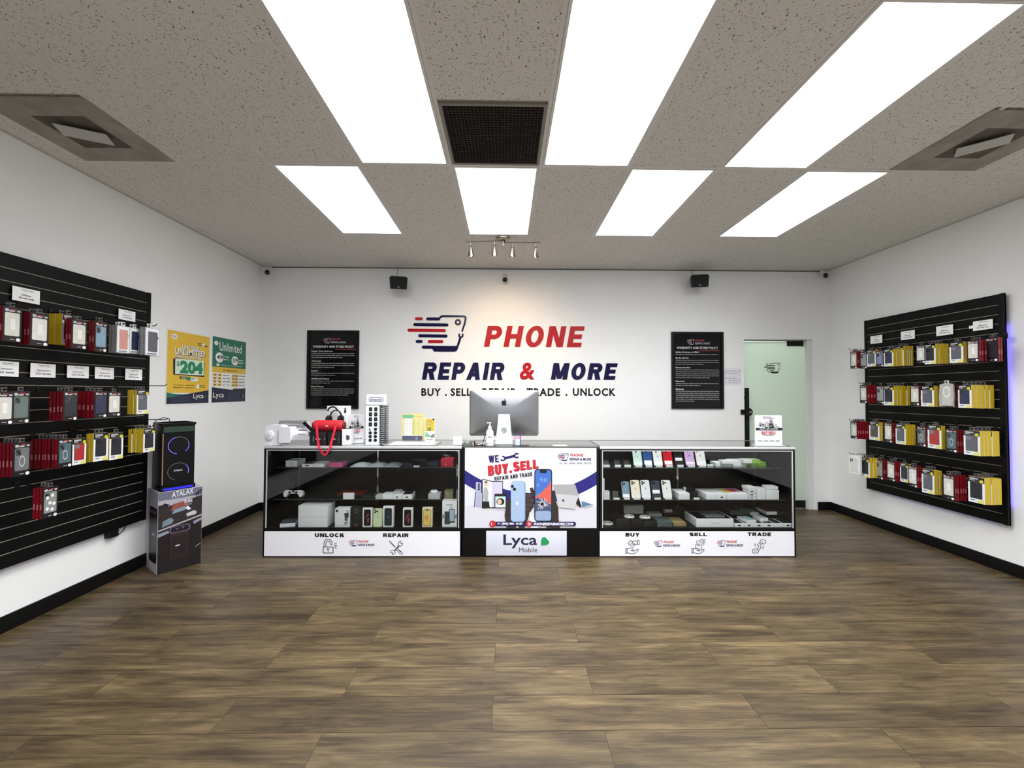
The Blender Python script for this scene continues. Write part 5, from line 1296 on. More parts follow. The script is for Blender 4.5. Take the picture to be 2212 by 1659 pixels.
    def PZ(px, py, Y): q = ony(px, py, Y); return Vector((q.x-c.x, Y-3.735, q.z-zc))
    strap = M('strap_red', (212, 34, 62), .6)
    mb = MB(); pts = [PZ(683, 912, 3.735), PZ(684, 914, 3.69), PZ(685, 935, 3.655), PZ(688, 962, 3.615), PZ(690, 968, 3.585), PZ(697, 980, 3.58), PZ(701.5, 984, 3.58), PZ(706, 979, 3.58), PZ(713, 967, 3.585), PZ(716, 955, 3.63), PZ(724, 925, 3.675), PZ(726, 913, 3.70), PZ(727, 911, 3.735)]
    sm = []
    for i in range(len(pts)-1):
        for k in range(4): sm.append(pts[i].lerp(pts[i+1], k/4))
    mb.ribbon(sm + [pts[-1]], .022, .0016, strap, (1, -.15, 0.1)); mb.build('strap', t)
    # white box with headphones before it
    bx = ony(728, 920, 3.86); s = scale_at(bx); t = thing('headphone_box', 'white headphone box standing behind the red speaker', 'box', (bx.x, 3.86, z))
    h = (962-883)*s; wd = 44*s
    mb = MB(); mb.box(-wd/2, 0, 0, wd/2, .09, h, CARD, .002); mb.build('carton', t)
    mb = MB(); A = Art(mb, (0, 0, 100, 100), (-wd/2, 0, wd/2, h), -.0003); A.rect(84, 5, 94, 11, GREYINK); A.poly([(84, 12), (94, 10), (94, 18), (84, 20)], INK); mb.build('front_print', t)
    hp = ony(722, 905, 3.81); s = scale_at(hp); t = thing('headphones', 'black over-ear headphones propped on top of the red speaker', 'headphones', (hp.x, 3.81, hp.z))
    Q = lambda px, py, dy=0.0: ((px-722)*s, dy, (905-py)*s)
    mb = MB(); arc = [Q(713 + 12.5 - 12.5*math.cos(a*math.pi/12), 903 - 17*math.sin(a*math.pi/12), .0) for a in range(13)]
    mb.ribbon(arc, .022, .007, BLACKM, (0, 1, 0)); mb.build('headband', t)
    for px, dy in ((711, -.005), (735, .01)):
        mb = MB(); mb.lathe([(0, -.014), (.026, -.014), (.034, -.006), (.034, .008), (.026, .014), (0, .014)], BLACKM, 24, Q(px, 905, dy), (1, -.5, 0)); mb.build('earcup', t)
    pk = M('headphone_pad', (30, 30, 32), .8)
    mb = MB(); mb.tube([Q(707 + 10 - 10*math.cos(a*math.pi/12), 888 - 9*math.sin(a*math.pi/12), .012) for a in range(13)], .008, pk); mb.build('top_pad', t)
    # white carton with black picture and flyer stand
    q = ony(743, 948, 3.69); s = scale_at(q)
    t = thing('gadget_box', 'white box with small black gadget picture, beside the black boxes on the left counter', 'box', (q.x+.02, 3.69, z), .06)
    w = 18*s; h = 34*s
    mb = MB(); mb.box(-w/2, 0, 0, w/2, .11, h, CARD, .002, top=CARDB); mb.build('carton', t)
    mb = MB(); A = Art(mb, (0, 0, 100, 100), (-w/2, 0, w/2, h), -.0003); A.poly([(50, 35), (90, 44), (90, 64), (60, 74), (48, 60)], M('pic_gunmetal', (66, 66, 78), .5)); mb.build('front_print', t)
    def flyer_stand(px, Y, label, simple):
        a = ony(px[0], px[3], Y); b = ony(px[2], px[1], Y); w = b.x-a.x; h = b.z - z
        t = thing('flyer_stand', label, 'sign', ((a.x+b.x)/2, Y, z))
        mb = MB(); mb.box(-w/2, 0, 0.002, w/2, .002, h, M('flyer_paper', (240, 240, 246), .35)); mb.box(-w/2, -.05, 0, w/2, .06, .002, M('stand_clear', (214, 218, 220), .1)); mb.build('holder', t)
        mb = MB(); A = Art(mb, (190, 215, 1250, 1450), (-w/2, 0.002, w/2, h), -.0002); ink = INK; g = M('flyer_grey', (150, 150, 154), .5); l = M('flyer_light', (206, 206, 210), .5)
        small_logo(A, 500, 260, 930, 360, M('flyer_navy', (60, 60, 90), .5), REDF)
        A.poly([(340, 500), (520, 500), (540, 680), (360, 670)], l); A.disc(400, 600, 60, g, 16, 80); A.disc(400, 640, 28, ink, 12); A.rect(470, 600, 540, 680, g); A.disc(500, 605, 34, ink, 14)
        A.poly([(560, 620), (590, 480), (690, 480), (710, 600), (700, 740), (570, 740)], ink); A.rrect(590, 470, 685, 710, 20, l)
        A.poly([(740, 560), (770, 420), (850, 410), (900, 600), (930, 750), (740, 750)], ink); A.rrect(755, 395, 860, 690, 20, g); A.disc(800, 600, 50, ink)
        A.poly([(920, 560), (1040, 560), (1060, 690), (930, 690)], l); A.poly([(1050, 660), (1150, 690), (1040, 695)], g)
        A.rect(215, 735, 1250, 830, ink); A.text('SCAN QR CODES', 360, 752, 1070, 812, WHITE, .02)
        block_art(A, 'BUY', 440, 880, 670, 1000, REDF, .08, w=.62, t=.22, b=.2, gap=.12); block_art(A, 'SELL', 715, 870, 995, 990, REDF, .08, w=.62, t=.22, b=.2, gap=.12)
        A.rect(500, 1020, 930, 1042, ink)
        for k in range(4): A.rrect(290+k*225, 1250, 470+k*225, 1300, 20, g)
        A.lines(400, 1345, 1000, 1360, l, .6, 4)
        mb.build('print', t)
    flyer_stand((754, 895, 786, 958.5), 3.87, 'flyer stand with red lettering between the white gadget box and the accessory tower', 0)
    flyer_stand((1631, 897, 1689, 962), 3.70, 'white flyer stand on the right counter in front of the glass door', 1)
    # accessory tower
    q = ony(804.5, 920, 3.70); s = scale_at(q); w = 28.6*s; h = 86*s; d = .12
    t = thing('accessory_tower', 'tall white accessory display tower with black icons on the left counter', 'display stand', (q.x, 3.70, z))
    mb = MB(); mb.box(-w/2, 0, 0, w/2, d, h, CARD, .001); mb.build('column', t)
    mb = MB(); A = Art(mb, (635, 405, 1000, 1500), (-w/2, 0, w/2, h), -.0003)
    for r in range(4):
        for x in (762, 906): A.rrect(x-46, 470+r*138, x+46, 580+r*138, 22, INK); A.ring(x, 525+r*138, 12, 6, GREYINK)
    for r in range(4):
        for x in (762, 904):
            if r == 0 and x < 800: A.poly([(725, 1095), (748, 1030), (775, 1095), (748, 1110)], INK)
            else: A.disc(x, 1072+r*100, 45, INK, 18)
    mb.build('icon_print', t)
    mb = MB(); mb.box(-w/2-6*s, -.004, h, w/2+18*s, d+.004, h+.0025, M('tower_lid', (150, 150, 154), .3)); mb.build('lid', t)
    mb = MB(); hx0 = -w/2-1.5*s; hx1 = w/2+13*s; mb.box(hx0, .03, h+.0025, hx1, .033, h+23*s, CARD); hc = mb.build('header_card', t)
    mb = MB(); A = Art(mb, (615, 110, 1185, 390), (hx0, h+.0025, hx1, h+23*s), .0295)
    A.stroke([(740, 195), (1055, 195)], 12, M('tower_ink', (70, 76, 110), .5)); A.stroke([(740, 310), (1055, 310)], 12, M('tower_ink', (70, 76, 110), .5)); A.ring(742, 252, 57, 12, M('tower_ink', (70, 76, 110), .5), 90, 270); A.ring(1053, 252, 57, 12, M('tower_ink', (70, 76, 110), .5), -90, 90)
    A.text('inventiv', 725, 212, 1070, 300, M('tower_ink', (70, 76, 110), .5), .01); mb.build('header_print', hc)
    pk = M('clam_pack', (70, 74, 82), .25); pk2 = M('clam_edge', (190, 196, 200), .2)
    for k in range(20):
        zz = h*.02 + k*h*.0485; mb = MB(); mb.box(w/2, .012, zz, w/2+.055, d-.012, zz+.0115, pk, .001); mb.box(w/2+.012, .0105, zz+.003, w/2+.045, .012, zz+.0075, pk2); mb.build('hanging_pack', t)
    # flyers at the back of the left counter
    a = ony(867, 955.5, 4.03); b = ony(917, 893, 4.03); w = b.x-a.x; h = b.z-z
    t = thing('price_flyer', 'pale yellow and green price flyer standing at the back of the left counter', 'sign', ((a.x+b.x)/2, 4.03, z)); py = M('flyer_yellow', (208, 200, 136), .5); pw = M('flyer_white', (240, 242, 238), .5)
    mb = MB(); mb.box(-w/2, 0, 0, w/2, .002, h, py); mb.box(-w/2, -.002, 0, w/2, .045, .002, M('stand_clear', (214, 218, 220), .1)); mb.build('sheet', t)
    mb = MB(); A = Art(mb, (125, 240, 1060, 1385), (-w/2, 0, w/2, h), -.0002); fg = M('flyer_green', (110, 176, 136), .5); ft = M('flyer_text', (128, 128, 110), .6)
    A.poly([(170, 300), (600, 300), (640, 370), (560, 440), (170, 440)], fg); A.rect(250, 460, 550, 1140, pw); A.lines(720, 365, 960, 400, M('flyer_tan', (190, 150, 90), .6), .7, 1)
    for r in range(9): A.lines(280, 510+r*72, 380, 535+r*72, ft, .6, r); A.lines(440, 510+r*72, 510, 535+r*72, ft, .6, 20+r); A.lines(580, 510+r*72, 670, 535+r*72, ft, .5, 40+r); A.lines(780, 510+r*72, 850, 530+r*72, ft, .4, 60+r)
    A.rect(130, 1150, 1000, 1180, pw); A.rect(165, 1180, 980, 1365, M('flyer_slate', (82, 80, 104), .5)); A.ring(760, 1285, 40, 16, M('flyer_lilac', (190, 184, 214), .5), 30, 330)
    mb.build('print', t)
    a = ony(917.5, 956, 4.0); b = ony(939.5, 903, 4.0); w = b.x-a.x; h = b.z-z
    t = thing('price_flyer', 'small bright yellow flyer standing right of the pale price flyer', 'sign', ((a.x+b.x)/2, 4.0, z))
    mb = MB(); mb.box(-w/2, 0, 0, w/2, .002, h, pw); mb.box(-w/2, -.002, 0, w/2, .045, .002, M('stand_clear', (214, 218, 220), .1)); mb.build('sheet', t)
    mb = MB(); A = Art(mb, (1020, 450, 1440, 1385), (-w/2, 0, w/2, h), -.0002); A.rect(1040, 470, 1430, 990, M('flyer_gold', (200, 172, 62), .5)); A.poly([(1040, 1010), (1250, 1150), (1210, 1230), (1040, 1230)], fg); A.poly([(1430, 1070), (1430, 1250), (1220, 1250), (1280, 1150)], GREYINK)
    A.text('LYCA', 1090, 565, 1330, 625, ft, .02); A.lines(1090, 700, 1310, 735, ft, .6, 3); A.text('18', 1130, 830, 1280, 975, M('flyer_pine', (56, 104, 60), .5), .04); A.rect(1345, 470, 1415, 535, INK); A.lines(1090, 1295, 1350, 1345, GREYINK, .7, 8)
    mb.build('print', t)
    # counter mat
    c0 = onz(843, 966, CZ); 
    t = thing('counter_mat', 'flat white mat with grey border lying on the left counter', 'mat', (ony(897, 962, 3.80).x, 3.645, z))
    mb = MB(); mb.box(-.24, 0, 0, .22, .30, .004, M('mat_grey', (140, 142, 140), .3), .001); mb.build('border', t)
    mb = MB(); mb.box(-.215, .02, .0041, .18, .28, .0048, M('mat_white', (222, 228, 224), .2)); mb.build('sheet', t)
    # card reader
    q = ony(988.5, 956, 3.68); s = scale_at(q); t = thing('card_reader', 'small white card reader at the right end of the left counter', 'card reader', (q.x, 3.68, z), .1)
    mb = MB(); w = 19*s; h = 17.5*s; mb.prism([(-w*.42, 0), (w*.42, 0), (w/2, h*.35), (w*.46, h), (-w*.46, h), (-w/2, h*.35)], 0, .07, WHITEP); mb.build('body', t)
    mb = MB(); mb.box(-w*.36, -.001, .002, w*.36, .0, h*.32, LGREY); mb.build('front_slot', t)
    # computer
    q = ony(1089, 890, 3.86); s = scale_at(q); X = q.x
    foot = onz(1089, 959.5, CZ)
    t = thing('desktop_computer', 'large silver all-in-one computer seen from behind on the cash desk', 'computer', (X, 3.86, z))
    W = 149*s; zt = ony(1089, 842.5, 3.86).z - z; zb = ony(1089, 941.5, 3.86).z - z
    al = M('computer_aluminium', (164, 165, 168), .32, metal=1.0)
    mb = MB(); out0 = rr(-W/2, zb, W/2, zt, .022, 6); out = []
    for a_, b_ in zip(out0, out0[1:]+out0[:1]):
        nn = 10 if math.hypot(a_[0]-b_[0], a_[1]-b_[1]) > .1 else 1
        for k in range(nn): out.append((a_[0]+(b_[0]-a_[0])*k/nn, a_[1]+(b_[1]-a_[1])*k/nn))
    def loop(f, y):
        cx, cz = 0, (zb+zt)/2; q = []
        for k, (x, z_) in enumerate(out):
            an = math.atan2((z_-cz)/(zt-zb), x/W); ex, ez = W/2*math.cos(an), (zt-zb)/2*math.sin(an); b_ = max(0.0, min(1.0, (1-f)*1.6))
            q.append(mb.v((cx + f*(x*(1-b_) + ex*b_), y, cz + f*((z_-cz)*(1-b_) + ez*b_))))
        return q
    rings = [loop(.999, .012), loop(1.0, .006), loop(1.0, .002)] + [loop(f, -.001 - .039*(1-f**2.2)) for f in (.995, .97, .93, .88, .8, .7, .58, .45, .3, .15, .05)]
    n = len(out)
    for A_, B_ in zip(rings, rings[1:]):
        for i in range(n): j = (i+1) % n; mb.face([A_[i], A_[j], B_[j], B_[i]], al, True)
    mb.face(rings[-1], al, True); mb.face(rings[0][::-1], SCR); mb.build('housing', t, sharp=False)
    lz = ony(1088.5, 869, 3.86).z - z
    mb = MB(); apple(Art(mb, (0, 0, 100, 100), (-.05, lz-.05, .05, lz+.05), -.0375), 50, 50, 64, INK); mb.build('logo', t)
    st = M('stand_silver', (226, 230, 232), .35, metal=.3)
    zl = ony(1089, 895, 3.80).z - z
    mb = MB(); A_ = []; prof = [(zl, -.046, 12.0), (zl*.75, -.060, 13.2), (zl*.5, -.074, 14.6), (zl*.2, -.09, 16.5), (.035, -.098, 17.3), (.012, -.11, 17.6), (.004, -.12, 17.8)]
    fr = [(mb.v((-hw*s, y, zz)), mb.v((hw*s, y, zz)), mb.v((hw*s, y+.009, zz)), mb.v((-hw*s, y+.009, zz))) for zz, y, hw in prof]
    for a, b in zip(fr, fr[1:]):
        for k in range(4): mb.face([a[k], a[(k+1) % 4], b[(k+1) % 4], b[k]], st)
    mb.face(fr[0], st); mb.face(fr[-1][::-1], st); mb.box(-17.6*s, -.118, 0, 17.6*s, .06, .006, st, .001); mb.build('stand', t)
    hz = ony(1089, 929.5, 3.78).z - z
    mb = MB(); yq = -.0905; mb.mtx = Matrix.Translation((0, -.0775, hz)) @ Matrix.Rotation(math.radians(-14), 4, 'X'); mb.prism(disc(0, 0, .027, 28), -.0015, .001, M('hole_grey', (120, 128, 128), .4)); mb.build('cable_hole', t)
    mb = MB(); mb.tube([(0, -.085, hz-.01), (-.05, -.10, hz-.045), (-.10, -.10, .03), (-.13, -.11, .006)], .0025, cabw := M('cord_white', (216, 216, 216), .4)); mb.build('power_cord', t)
    # black mat, sanitiser and small things on the desk
    m0 = thing('desk_mat', 'black desk mat under the computer on the cash desk', 'mat', (ony(1094, 960, 3.7).x, 3.62, CZ+.0002))
    mb = MB(); mb.box(-.205, 0, 0, .205, .10, .0006, M('mat_black', (24, 24, 25), .5)); mb.build('sheet', m0)
    q = ony(1058, 940, 3.655); s = scale_at(q); t = thing('sanitizer_bottle', 'clear hand sanitizer pump bottle beside the computer stand on the desk', 'bottle', (q.x, 3.655, CZ+.001))
    bm = M('sanitizer_clear', (214, 218, 218), .15); hB = 37*s; wB = 8.2*s
    mb = MB(); prof = [(wB, 0), (wB*1.02, hB*.3), (wB, hB*.72), (wB*.9, hB*.86), (wB*.45, hB*.97), (wB*.4, hB)]
    rgs = []
    for r_, zz in prof: rgs.append([mb.v((x*r_, y*r_*.7, zz)) for x, y in [(math.cos(a*math.pi/12)*abs(math.cos(a*math.pi/12))**-.25 if abs(math.cos(a*math.pi/12)) > .02 else 0, math.sin(a*math.pi/12)) for a in range(24)]])
    for a, b in zip(rgs, rgs[1:]):
        for k in range(24): mb.face([a[k], a[(k+1) % 24], b[(k+1) % 24], b[k]], bm, True)
    mb.face(rgs[0][::-1], bm); mb.face(rgs[-1], bm); mb.build('bottle', t)
    mb = MB(); mb.box(-wB*.8, -wB*.74, hB*.18, wB*.8, -wB*.70, hB*.62, M('sanitizer_label', (236, 236, 240), .5)); mb.box(-wB*.5, -wB*.75, hB*.48, wB*.5, -wB*.74, hB*.54, GREYINK); mb.build('label', t)
    mb = MB(); mb.cyl((0, 0, hB), (0, 0, hB+.022), .017, .013, WHITEP, 18); mb.cyl((0, 0, hB+.022), (0, 0, hB+.045), .005, .006, WHITEP, 12); mb.box(-.028, -.008, hB+.045, .012, .008, hB+.053, WHITEP, .002); mb.build('pump', t)
    q = ony(1118.5, 953, 3.66); s = scale_at(q); t = thing('counter_phone', 'phone with pink and blue screen standing right of the computer stand', 'phone', (q.x, 3.66, CZ+.0014))
    w = 12.5*s; h = 21.5*s; mb = MB(); mb.mtx = Matrix.Rotation(math.radians(-12), 4, 'X'); mb.rrect(-w/2, 0, w/2, h, .006, 0, .012, M('phone_navy', (40, 42, 70), .3)); mb.build('body', t)
    mb = MB(); mb.mtx = Matrix.Rotation(math.radians(-12), 4, 'X'); A = Art(mb, (0, 0, 100, 100), (-w/2, 0, w/2, h), -.0002); A.rrect(8, 4, 84, 96, 5, M('screen_lilac', (212, 206, 226), .3)); A.rect(8, 8, 84, 34, M('screen_pink', (206, 130, 170), .3)); A.rect(8, 62, 84, 92, M('screen_blue', (160, 190, 220), .3)); A.lines(18, 42, 74, 47, INK, .6, 1); A.lines(18, 54, 74, 59, INK, .6, 2); mb.build('screen', t)
    mb = MB(); mb.box(-w*.4, .012, 0, w*.4, .05, .003, BLACKM); mb.build('foot', t)
    q = onz(1212, 964.5, CZ); t = thing('paper_slip', 'small white paper slip lying on the right part of the cash desk', 'paper', (q.x, 3.64, CZ+.0003), .03)
    mb = MB(); mb.box(-.062, 0, 0, .062, .075, .0008, PAPER); mb.build('sheet', t)
    mb = MB(); A = Art(mb, (0, 0, 10, 10), (0, 0, 1, 1), 0); mb.box(-.045, .02, .0009, .03, .024, .001, LGREY); mb.build('print', t)
    q = ony(1006, 960, 3.70); t = thing('tape_dispenser', 'small grey tape dispenser at the left end of the cash desk', 'dispenser', (q.x+.006, 3.70, CZ+.0005), -.2)
    gr = M('dispenser_grey', (112, 118, 112), .4); mb = MB(); mb.prism([(-.04, 0), (.045, 0), (.05, .03), (.02, .042), (-.03, .02)], 0, .03, gr); mb.build('body', t)
    mb = MB(); mb.cyl((.01, -.002, .03), (.01, .032, .03), .018, .018, M('tape_roll', (170, 174, 168), .3), 18); mb.build('roll', t)
    q = ony(1036, 955, 3.66); s = scale_at(q); t = thing('pen_holder', 'black wire pen rest with a pen standing left of the sanitizer bottle', 'pen holder', (q.x, 3.65, CZ+.0008))
    mb = MB(); mb.box(-.045, 0, 0, .03, .04, .004, BLACKM); mb.prism([(-.048, 0), (-.036, 0), (-.042, .035), (-.05, .04)], 0, .04, BLACKM); mb.box(-.04, .015, .016, .03, .02, .019, BLACKM); mb.build('rest', t)
    mb = MB(); mb.tube([(.022, .02, .004), (.052, .03, .10)], .0035, BLACKM); mb.build('pen', t)
    mb = MB(); mb.tube([(-.012, .012, .006), (.04, -.005, .028)], .0035, WHITEP); mb.build('stylus', t)
counter_tops()
# ------------------------------------------------------------------ slat panels with hanging phone cases
SLATB = M('slat_black', (8, 8, 8), .5, spec=.18, noise=.25, nscale=6); GROOVE = M('groove_insert', (140, 134, 118), .5)
PZ0, PZ1, PT = 0.395, 2.245, 0.045
def slat_panel(side, y0, y1, label):
    xw = XL if side < 0 else XR; rz = LEFTW if side < 0 else RIGHTW
    gap = 0.012 if side < 0 else 0.03
    t = thing('slatwall_panel', label, 'display panel', (xw - side*gap, (y0+y1)/2, PZ0), rz)
    w = y1-y0; h = PZ1-PZ0; T = PT if side < 0 else 0.022
    mb = MB(); mb.box(-w/2, -T+.012, 0, w/2, 0, h, SLATB)
    pitch = .0762; n = int(h/pitch); f = .035
    z = h - f; k = 0; zs = []
    edges = [h]
    zz = h - .088
    while zz > .05: edges.append(zz); zz -= pitch
    edges.append(0)
    for a, b in zip(edges, edges[1:]):
        mb.box(-w/2+.03, -T, b+.003, w/2-.03, -T+.012, a-.003, SLATB)
    mb.build('slats', t)
    mb = MB()
    for e in edges[1:-1]: mb.box(-w/2+.04, -T-.0004, e-.003, w/2-.04, -T+.0105, e+.0012, GROOVE)
    mb.build('groove_inserts', t)
    for q in ((-w/2, 0, -w/2+.03, h), (w/2-.03, 0, w/2, h)):
        mb = MB(); mb.box(q[0], -T-.002, q[1], q[2], 0, q[3], SLATB, .002); mb.build('edge_trim', t)
    if side > 0:
        led = M('led_violet', (90, 80, 255), .5, emit=6.5, emit_rgb=(112, 98, 255))
        mb = MB()
        mb.box(w/2-.03, .001, .15, w/2-.018, .006, h-.25, led); mb.build('led_strip', t)
        mb = MB(); mb.box(-w/2+.1, .001, .02, w/2-.1, .006, .03, M('led_weak', (110, 100, 255), .5, emit=1.5, emit_rgb=(112, 98, 255))); mb.build('led_strip', t)
    else:
        led = M('led_faint', (110, 100, 255), .5, emit=2.2, emit_rgb=(84, 70, 255))
        mb = MB(); mb.box(-w/2+.1, .001, .02, w/2-.1, .006, .03, led); mb.build('led_strip', t)
    return t
LFACE = XL + 0.012 + PT; RFACE = XR - 0.03 - 0.022
slat_panel(-1, 0.95, 3.40, 'long black slat panel on the left wall holding phone cases')
slat_panel(1, 3.195, 4.465, 'black slat panel with violet backlight on the right wall holding phone cases')

TYPES = {}
CASEC = {'cream': (214, 212, 204), 'white': (222, 222, 216), 'grey': (150, 152, 152), 'dark': (44, 46, 52), 'navy': (44, 50, 78), 'blue': (130, 160, 182), 'greygreen': (104, 116, 112), 'pattern': (112, 114, 118),
         'red': (168, 50, 50), 'brown': (88, 78, 72), 'teal': (84, 108, 114), 'lav': (120, 126, 160), 'pink': (206, 150, 138), 'flower': (142, 144, 140), 'black': (26, 27, 30), 'midgrey': (92, 96, 104)}
REDP = M('red_pack', (150, 20, 36), .35, noise=.06); YELP = M('yellow_pack', (222, 190, 30), .4, noise=.04); PCARD = M('pack_black', (24, 20, 22), .35)
def proto_pack(kind, case):
    """hanging pack, front facing -Y, base at z=0, 105 mm wide, 195 mm high, 24 mm thick."""
    key = (kind, case)
    if key in TYPES: return TYPES[key]
    W, H, T = .105, .195, .024
    cm = M('case_'+case, CASEC[case], .3, noise=.06, nscale=30)
    nm = {'R': 'phone_case_pack', 'Y': 'phone_case_pack', 'C': 'phone_case_pack', 'B': 'clear_pouch', 'W': 'phone_case_pack'}[kind]
    t = thing(nm, 'pack', 'phone case')
    if kind == 'R':
        mb = MB(); mb.box(-W/2, .001, 0, W/2, T, H, REDP, .001); mb.box(-W/2-.0003, .006, H*.30, -W/2, T-.006, H*.48, M('red_pack_print', (206, 120, 128), .5)); mb.box(W/2, .006, H*.30, W/2+.0003, T-.006, H*.48, M('red_pack_print', (206, 120, 128), .5)); mb.build('carton', t)
        mb = MB(); mb.box(-W/2-.001, -.001, -.001, W/2+.001, .001, H+.001, PCARD); mb.build('front_card', t)
        mb = MB(); mb.rrect(-W*.40, H*.16, W*.40, H*.84, .008, -.002, -.001, cm); cv = mb.build('case_window', t)
        mb = MB(); A = Art(mb, (0, 0, 100, 100), (-W/2, 0, W/2, H), -.0021)
        A.rrect(10, 5, 30, 13, 3, LGREY); A.rect(32, 9, 62, 13, LGREY); A.rect(40, 5, 70, 8, M('pack_red_ink', (190, 60, 70), .5)); A.rect(74, 7, 92, 12, LGREY)
        if case not in ('cream', 'white'): A.rrect(14, 19, 44, 38, 4, M('case_cam', (70, 72, 76), .3)); A.disc(24, 25, 5, SCR, 10); A.disc(34, 32, 5, SCR, 10)
        else: A.rrect(40, 34, 66, 66, 3, M('case_gleam', (236, 236, 232), .3))
        if case in ('lav', 'teal', 'pattern'): A.ring(50, 56, 15, 4, LGREY)
        if case == 'flower':
            for x, y in ((30, 34), (62, 28), (46, 52), (72, 56), (30, 70), (60, 74)): A.disc(x, y, 11, CARD, 8, 6)
        A.rect(38, 93, 62, 95, LGREY)
        mb.build('front_print', t)
        mb = MB(); mb.prism(disc(W*.33, H*.055, .012, 16, .010), -.0024, -.002, TAGW); mb.build('sticker', t)
    elif kind == 'Y':
        mb = MB(); mb.box(-W/2, .001, 0, W/2, T, H, YELP, .001); mb.build('carton', t)
        mb = MB(); mb.box(-W/2, -.0005, 0, W/2, .001, H, CARD); mb.build('front_card', t)
        mb = MB(); A = Art(mb, (0, 0, 100, 100), (-W/2, 0, W/2, H), -.0006)
        A.rect(0, 0, 100, 21, SCR); A.rrect(12, 12, 86, 84, 5, M('pack_frame', (60, 60, 62), .4))
        A.rect(10, 4, 62, 9, LGREY); A.rect(10, 11, 40, 14, LGREY); A.poly([(4, 84), (60, 80), (96, 88), (96, 98), (4, 98)], CARD); A.rect(14, 88, 42, 92, GREYINK)
        A.poly([(58, 90), (96, 84), (96, 99), (58, 99)], M('pack_lime', (226, 222, 120), .5)); mb.build('front_print', t)
        mb = MB(); mb.rrect(-W*.36, H*.17, W*.34, H*.79, .007, -.003, -.001, cm); cv = mb.build('case_window', t)
        mb = MB(); A = Art(mb, (0, 0, 100, 100), (-W/2, 0, W/2, H), -.0031); A.rrect(16, 23, 48, 38, 3, M('case_cam2', (120, 122, 128), .3) if case in ('grey', 'midgrey', 'red', 'brown') else M('case_cam3', (34, 35, 40), .2)); mb.build('camera_hole', cv)
        mb = MB(); mb.prism(disc(W*.33, H*.85, .0125, 18), -.0036, -.0006, M('badge_lime', (206, 200, 60), .45)); mb.build('badge', t)
    elif kind == 'C' or kind == 'W':
        bm = M('clear_box', (150, 152, 156), .15, noise=.1) if kind == 'C' else WHITEP
        mb = MB(); mb.box(-W/2, .001, 0, W/2, T, H, bm, .0015); mb.build('carton', t)
        mb = MB(); mb.box(-W*.47, -.0005, H*.02, W*.47, .001, H*.98, CARD); mb.build('front_card', t)
        mb = MB(); mb.rrect(-W*.3, H*.14, W*.34, H*.86, .009, -.003, -.0005, cm); cv = mb.build('case_window', t)
        mb = MB(); A = Art(mb, (0, 0, 100, 100), (-W/2, 0, W/2, H), -.0032)
        if kind == 'W': A.disc(26, 20, 5, SCR, 12); A.disc(26, 31, 5, SCR, 12); A.disc(40, 25, 5, SCR, 12)
        else: A.rect(14, 91, 80, 95, GREYINK); A.disc(84, 34, 6, cm, 10)
        mb.build('front_print', t)
    elif kind == 'B':
        bm = M('pouch_film', (178, 176, 168), .2, noise=.15, nscale=50, bump=.5)
        mb = MB(); pts = [(-W*.55, 0), (W*.5, .006), (W*.56, H*.5), (W*.48, H*.98), (0, H*1.04), (-W*.5, H*.97), (-W*.58, H*.4)]
        mb.prism(pts, 0, .012, bm); mb.build('pouch', t)
        mb = MB(); A = Art(mb, (0, 0, 100, 100), (-W/2, 0, W/2, H), -.0005); A.ring(52, 36, 22, 5, CARD, ); mb.build('ring_holder', t)
        mb = MB(); mb.rrect(-W*.34, H*.08, W*.36, H*.86, .008, -.0004, .0005, M('case_clear', (196, 196, 190), .2)); mb.build('case', t)
    # hang tab with a slot that the hook runs through
    tm = M('tab_clear', (84, 82, 84), .2) if kind in 'RY' else M('tab_white', (216, 216, 216), .4)
    mb = MB(); y0, y1 = (.004, .0055); mb.box(-.018, y0, H-.002, -.006, y1, H+.028, tm); mb.box(.006, y0, H-.002, .018, y1, H+.028, tm); mb.box(-.006, y0, H-.002, .006, y1, H+.008, tm); mb.box(-.006, y0, H+.022, .006, y1, H+.028, tm); mb.build('hang_tab', t)
    TYPES[key] = t
    USED[key] = False
    return t
USED = {}
ORD = ['first', 'second', 'third', 'fourth', 'fifth', 'sixth', 'seventh', 'eighth', 'ninth', 'tenth', 'eleventh', 'twelfth']
COLN = {'R': 'red', 'Y': 'yellow', 'C': 'clear boxed', 'B': 'clear pouch', 'W': 'white'}
CASEN = {'cream': 'cream case', 'white': 'white case', 'grey': 'grey case', 'dark': 'dark case', 'navy': 'navy case', 'blue': 'light blue case', 'greygreen': 'grey-green case', 'pattern': 'patterned grey case', 'red': 'red case', 'brown': 'brown case',
         'teal': 'teal case', 'lav': 'lavender case', 'pink': 'pink case', 'flower': 'flowered grey case', 'black': 'black case', 'midgrey': 'grey case'}
hook_proto = []
def hook(side, y, z, L, label):
    face = LFACE if side < 0 else RFACE
    rz = LEFTW if side < 0 else RIGHTW
    t = thing('peg_hook', label, 'hook', (face - side*0.0005, y, z), rz, 'peg hooks on the slat panels')
    mb = MB(); mb.box(-.013, -.004, -.022, .013, 0, .022, BLACKM, .001); mb.build('backplate', t)
    mb = MB(); mb.tube([(0, -.003, 0), (0, -L*.5, 0), (0, -L+.02, 0), (0, -L+.008, .004), (0, -L, .016)], .0028, BLACKM, 8); mb.build('rod', t)
    return t
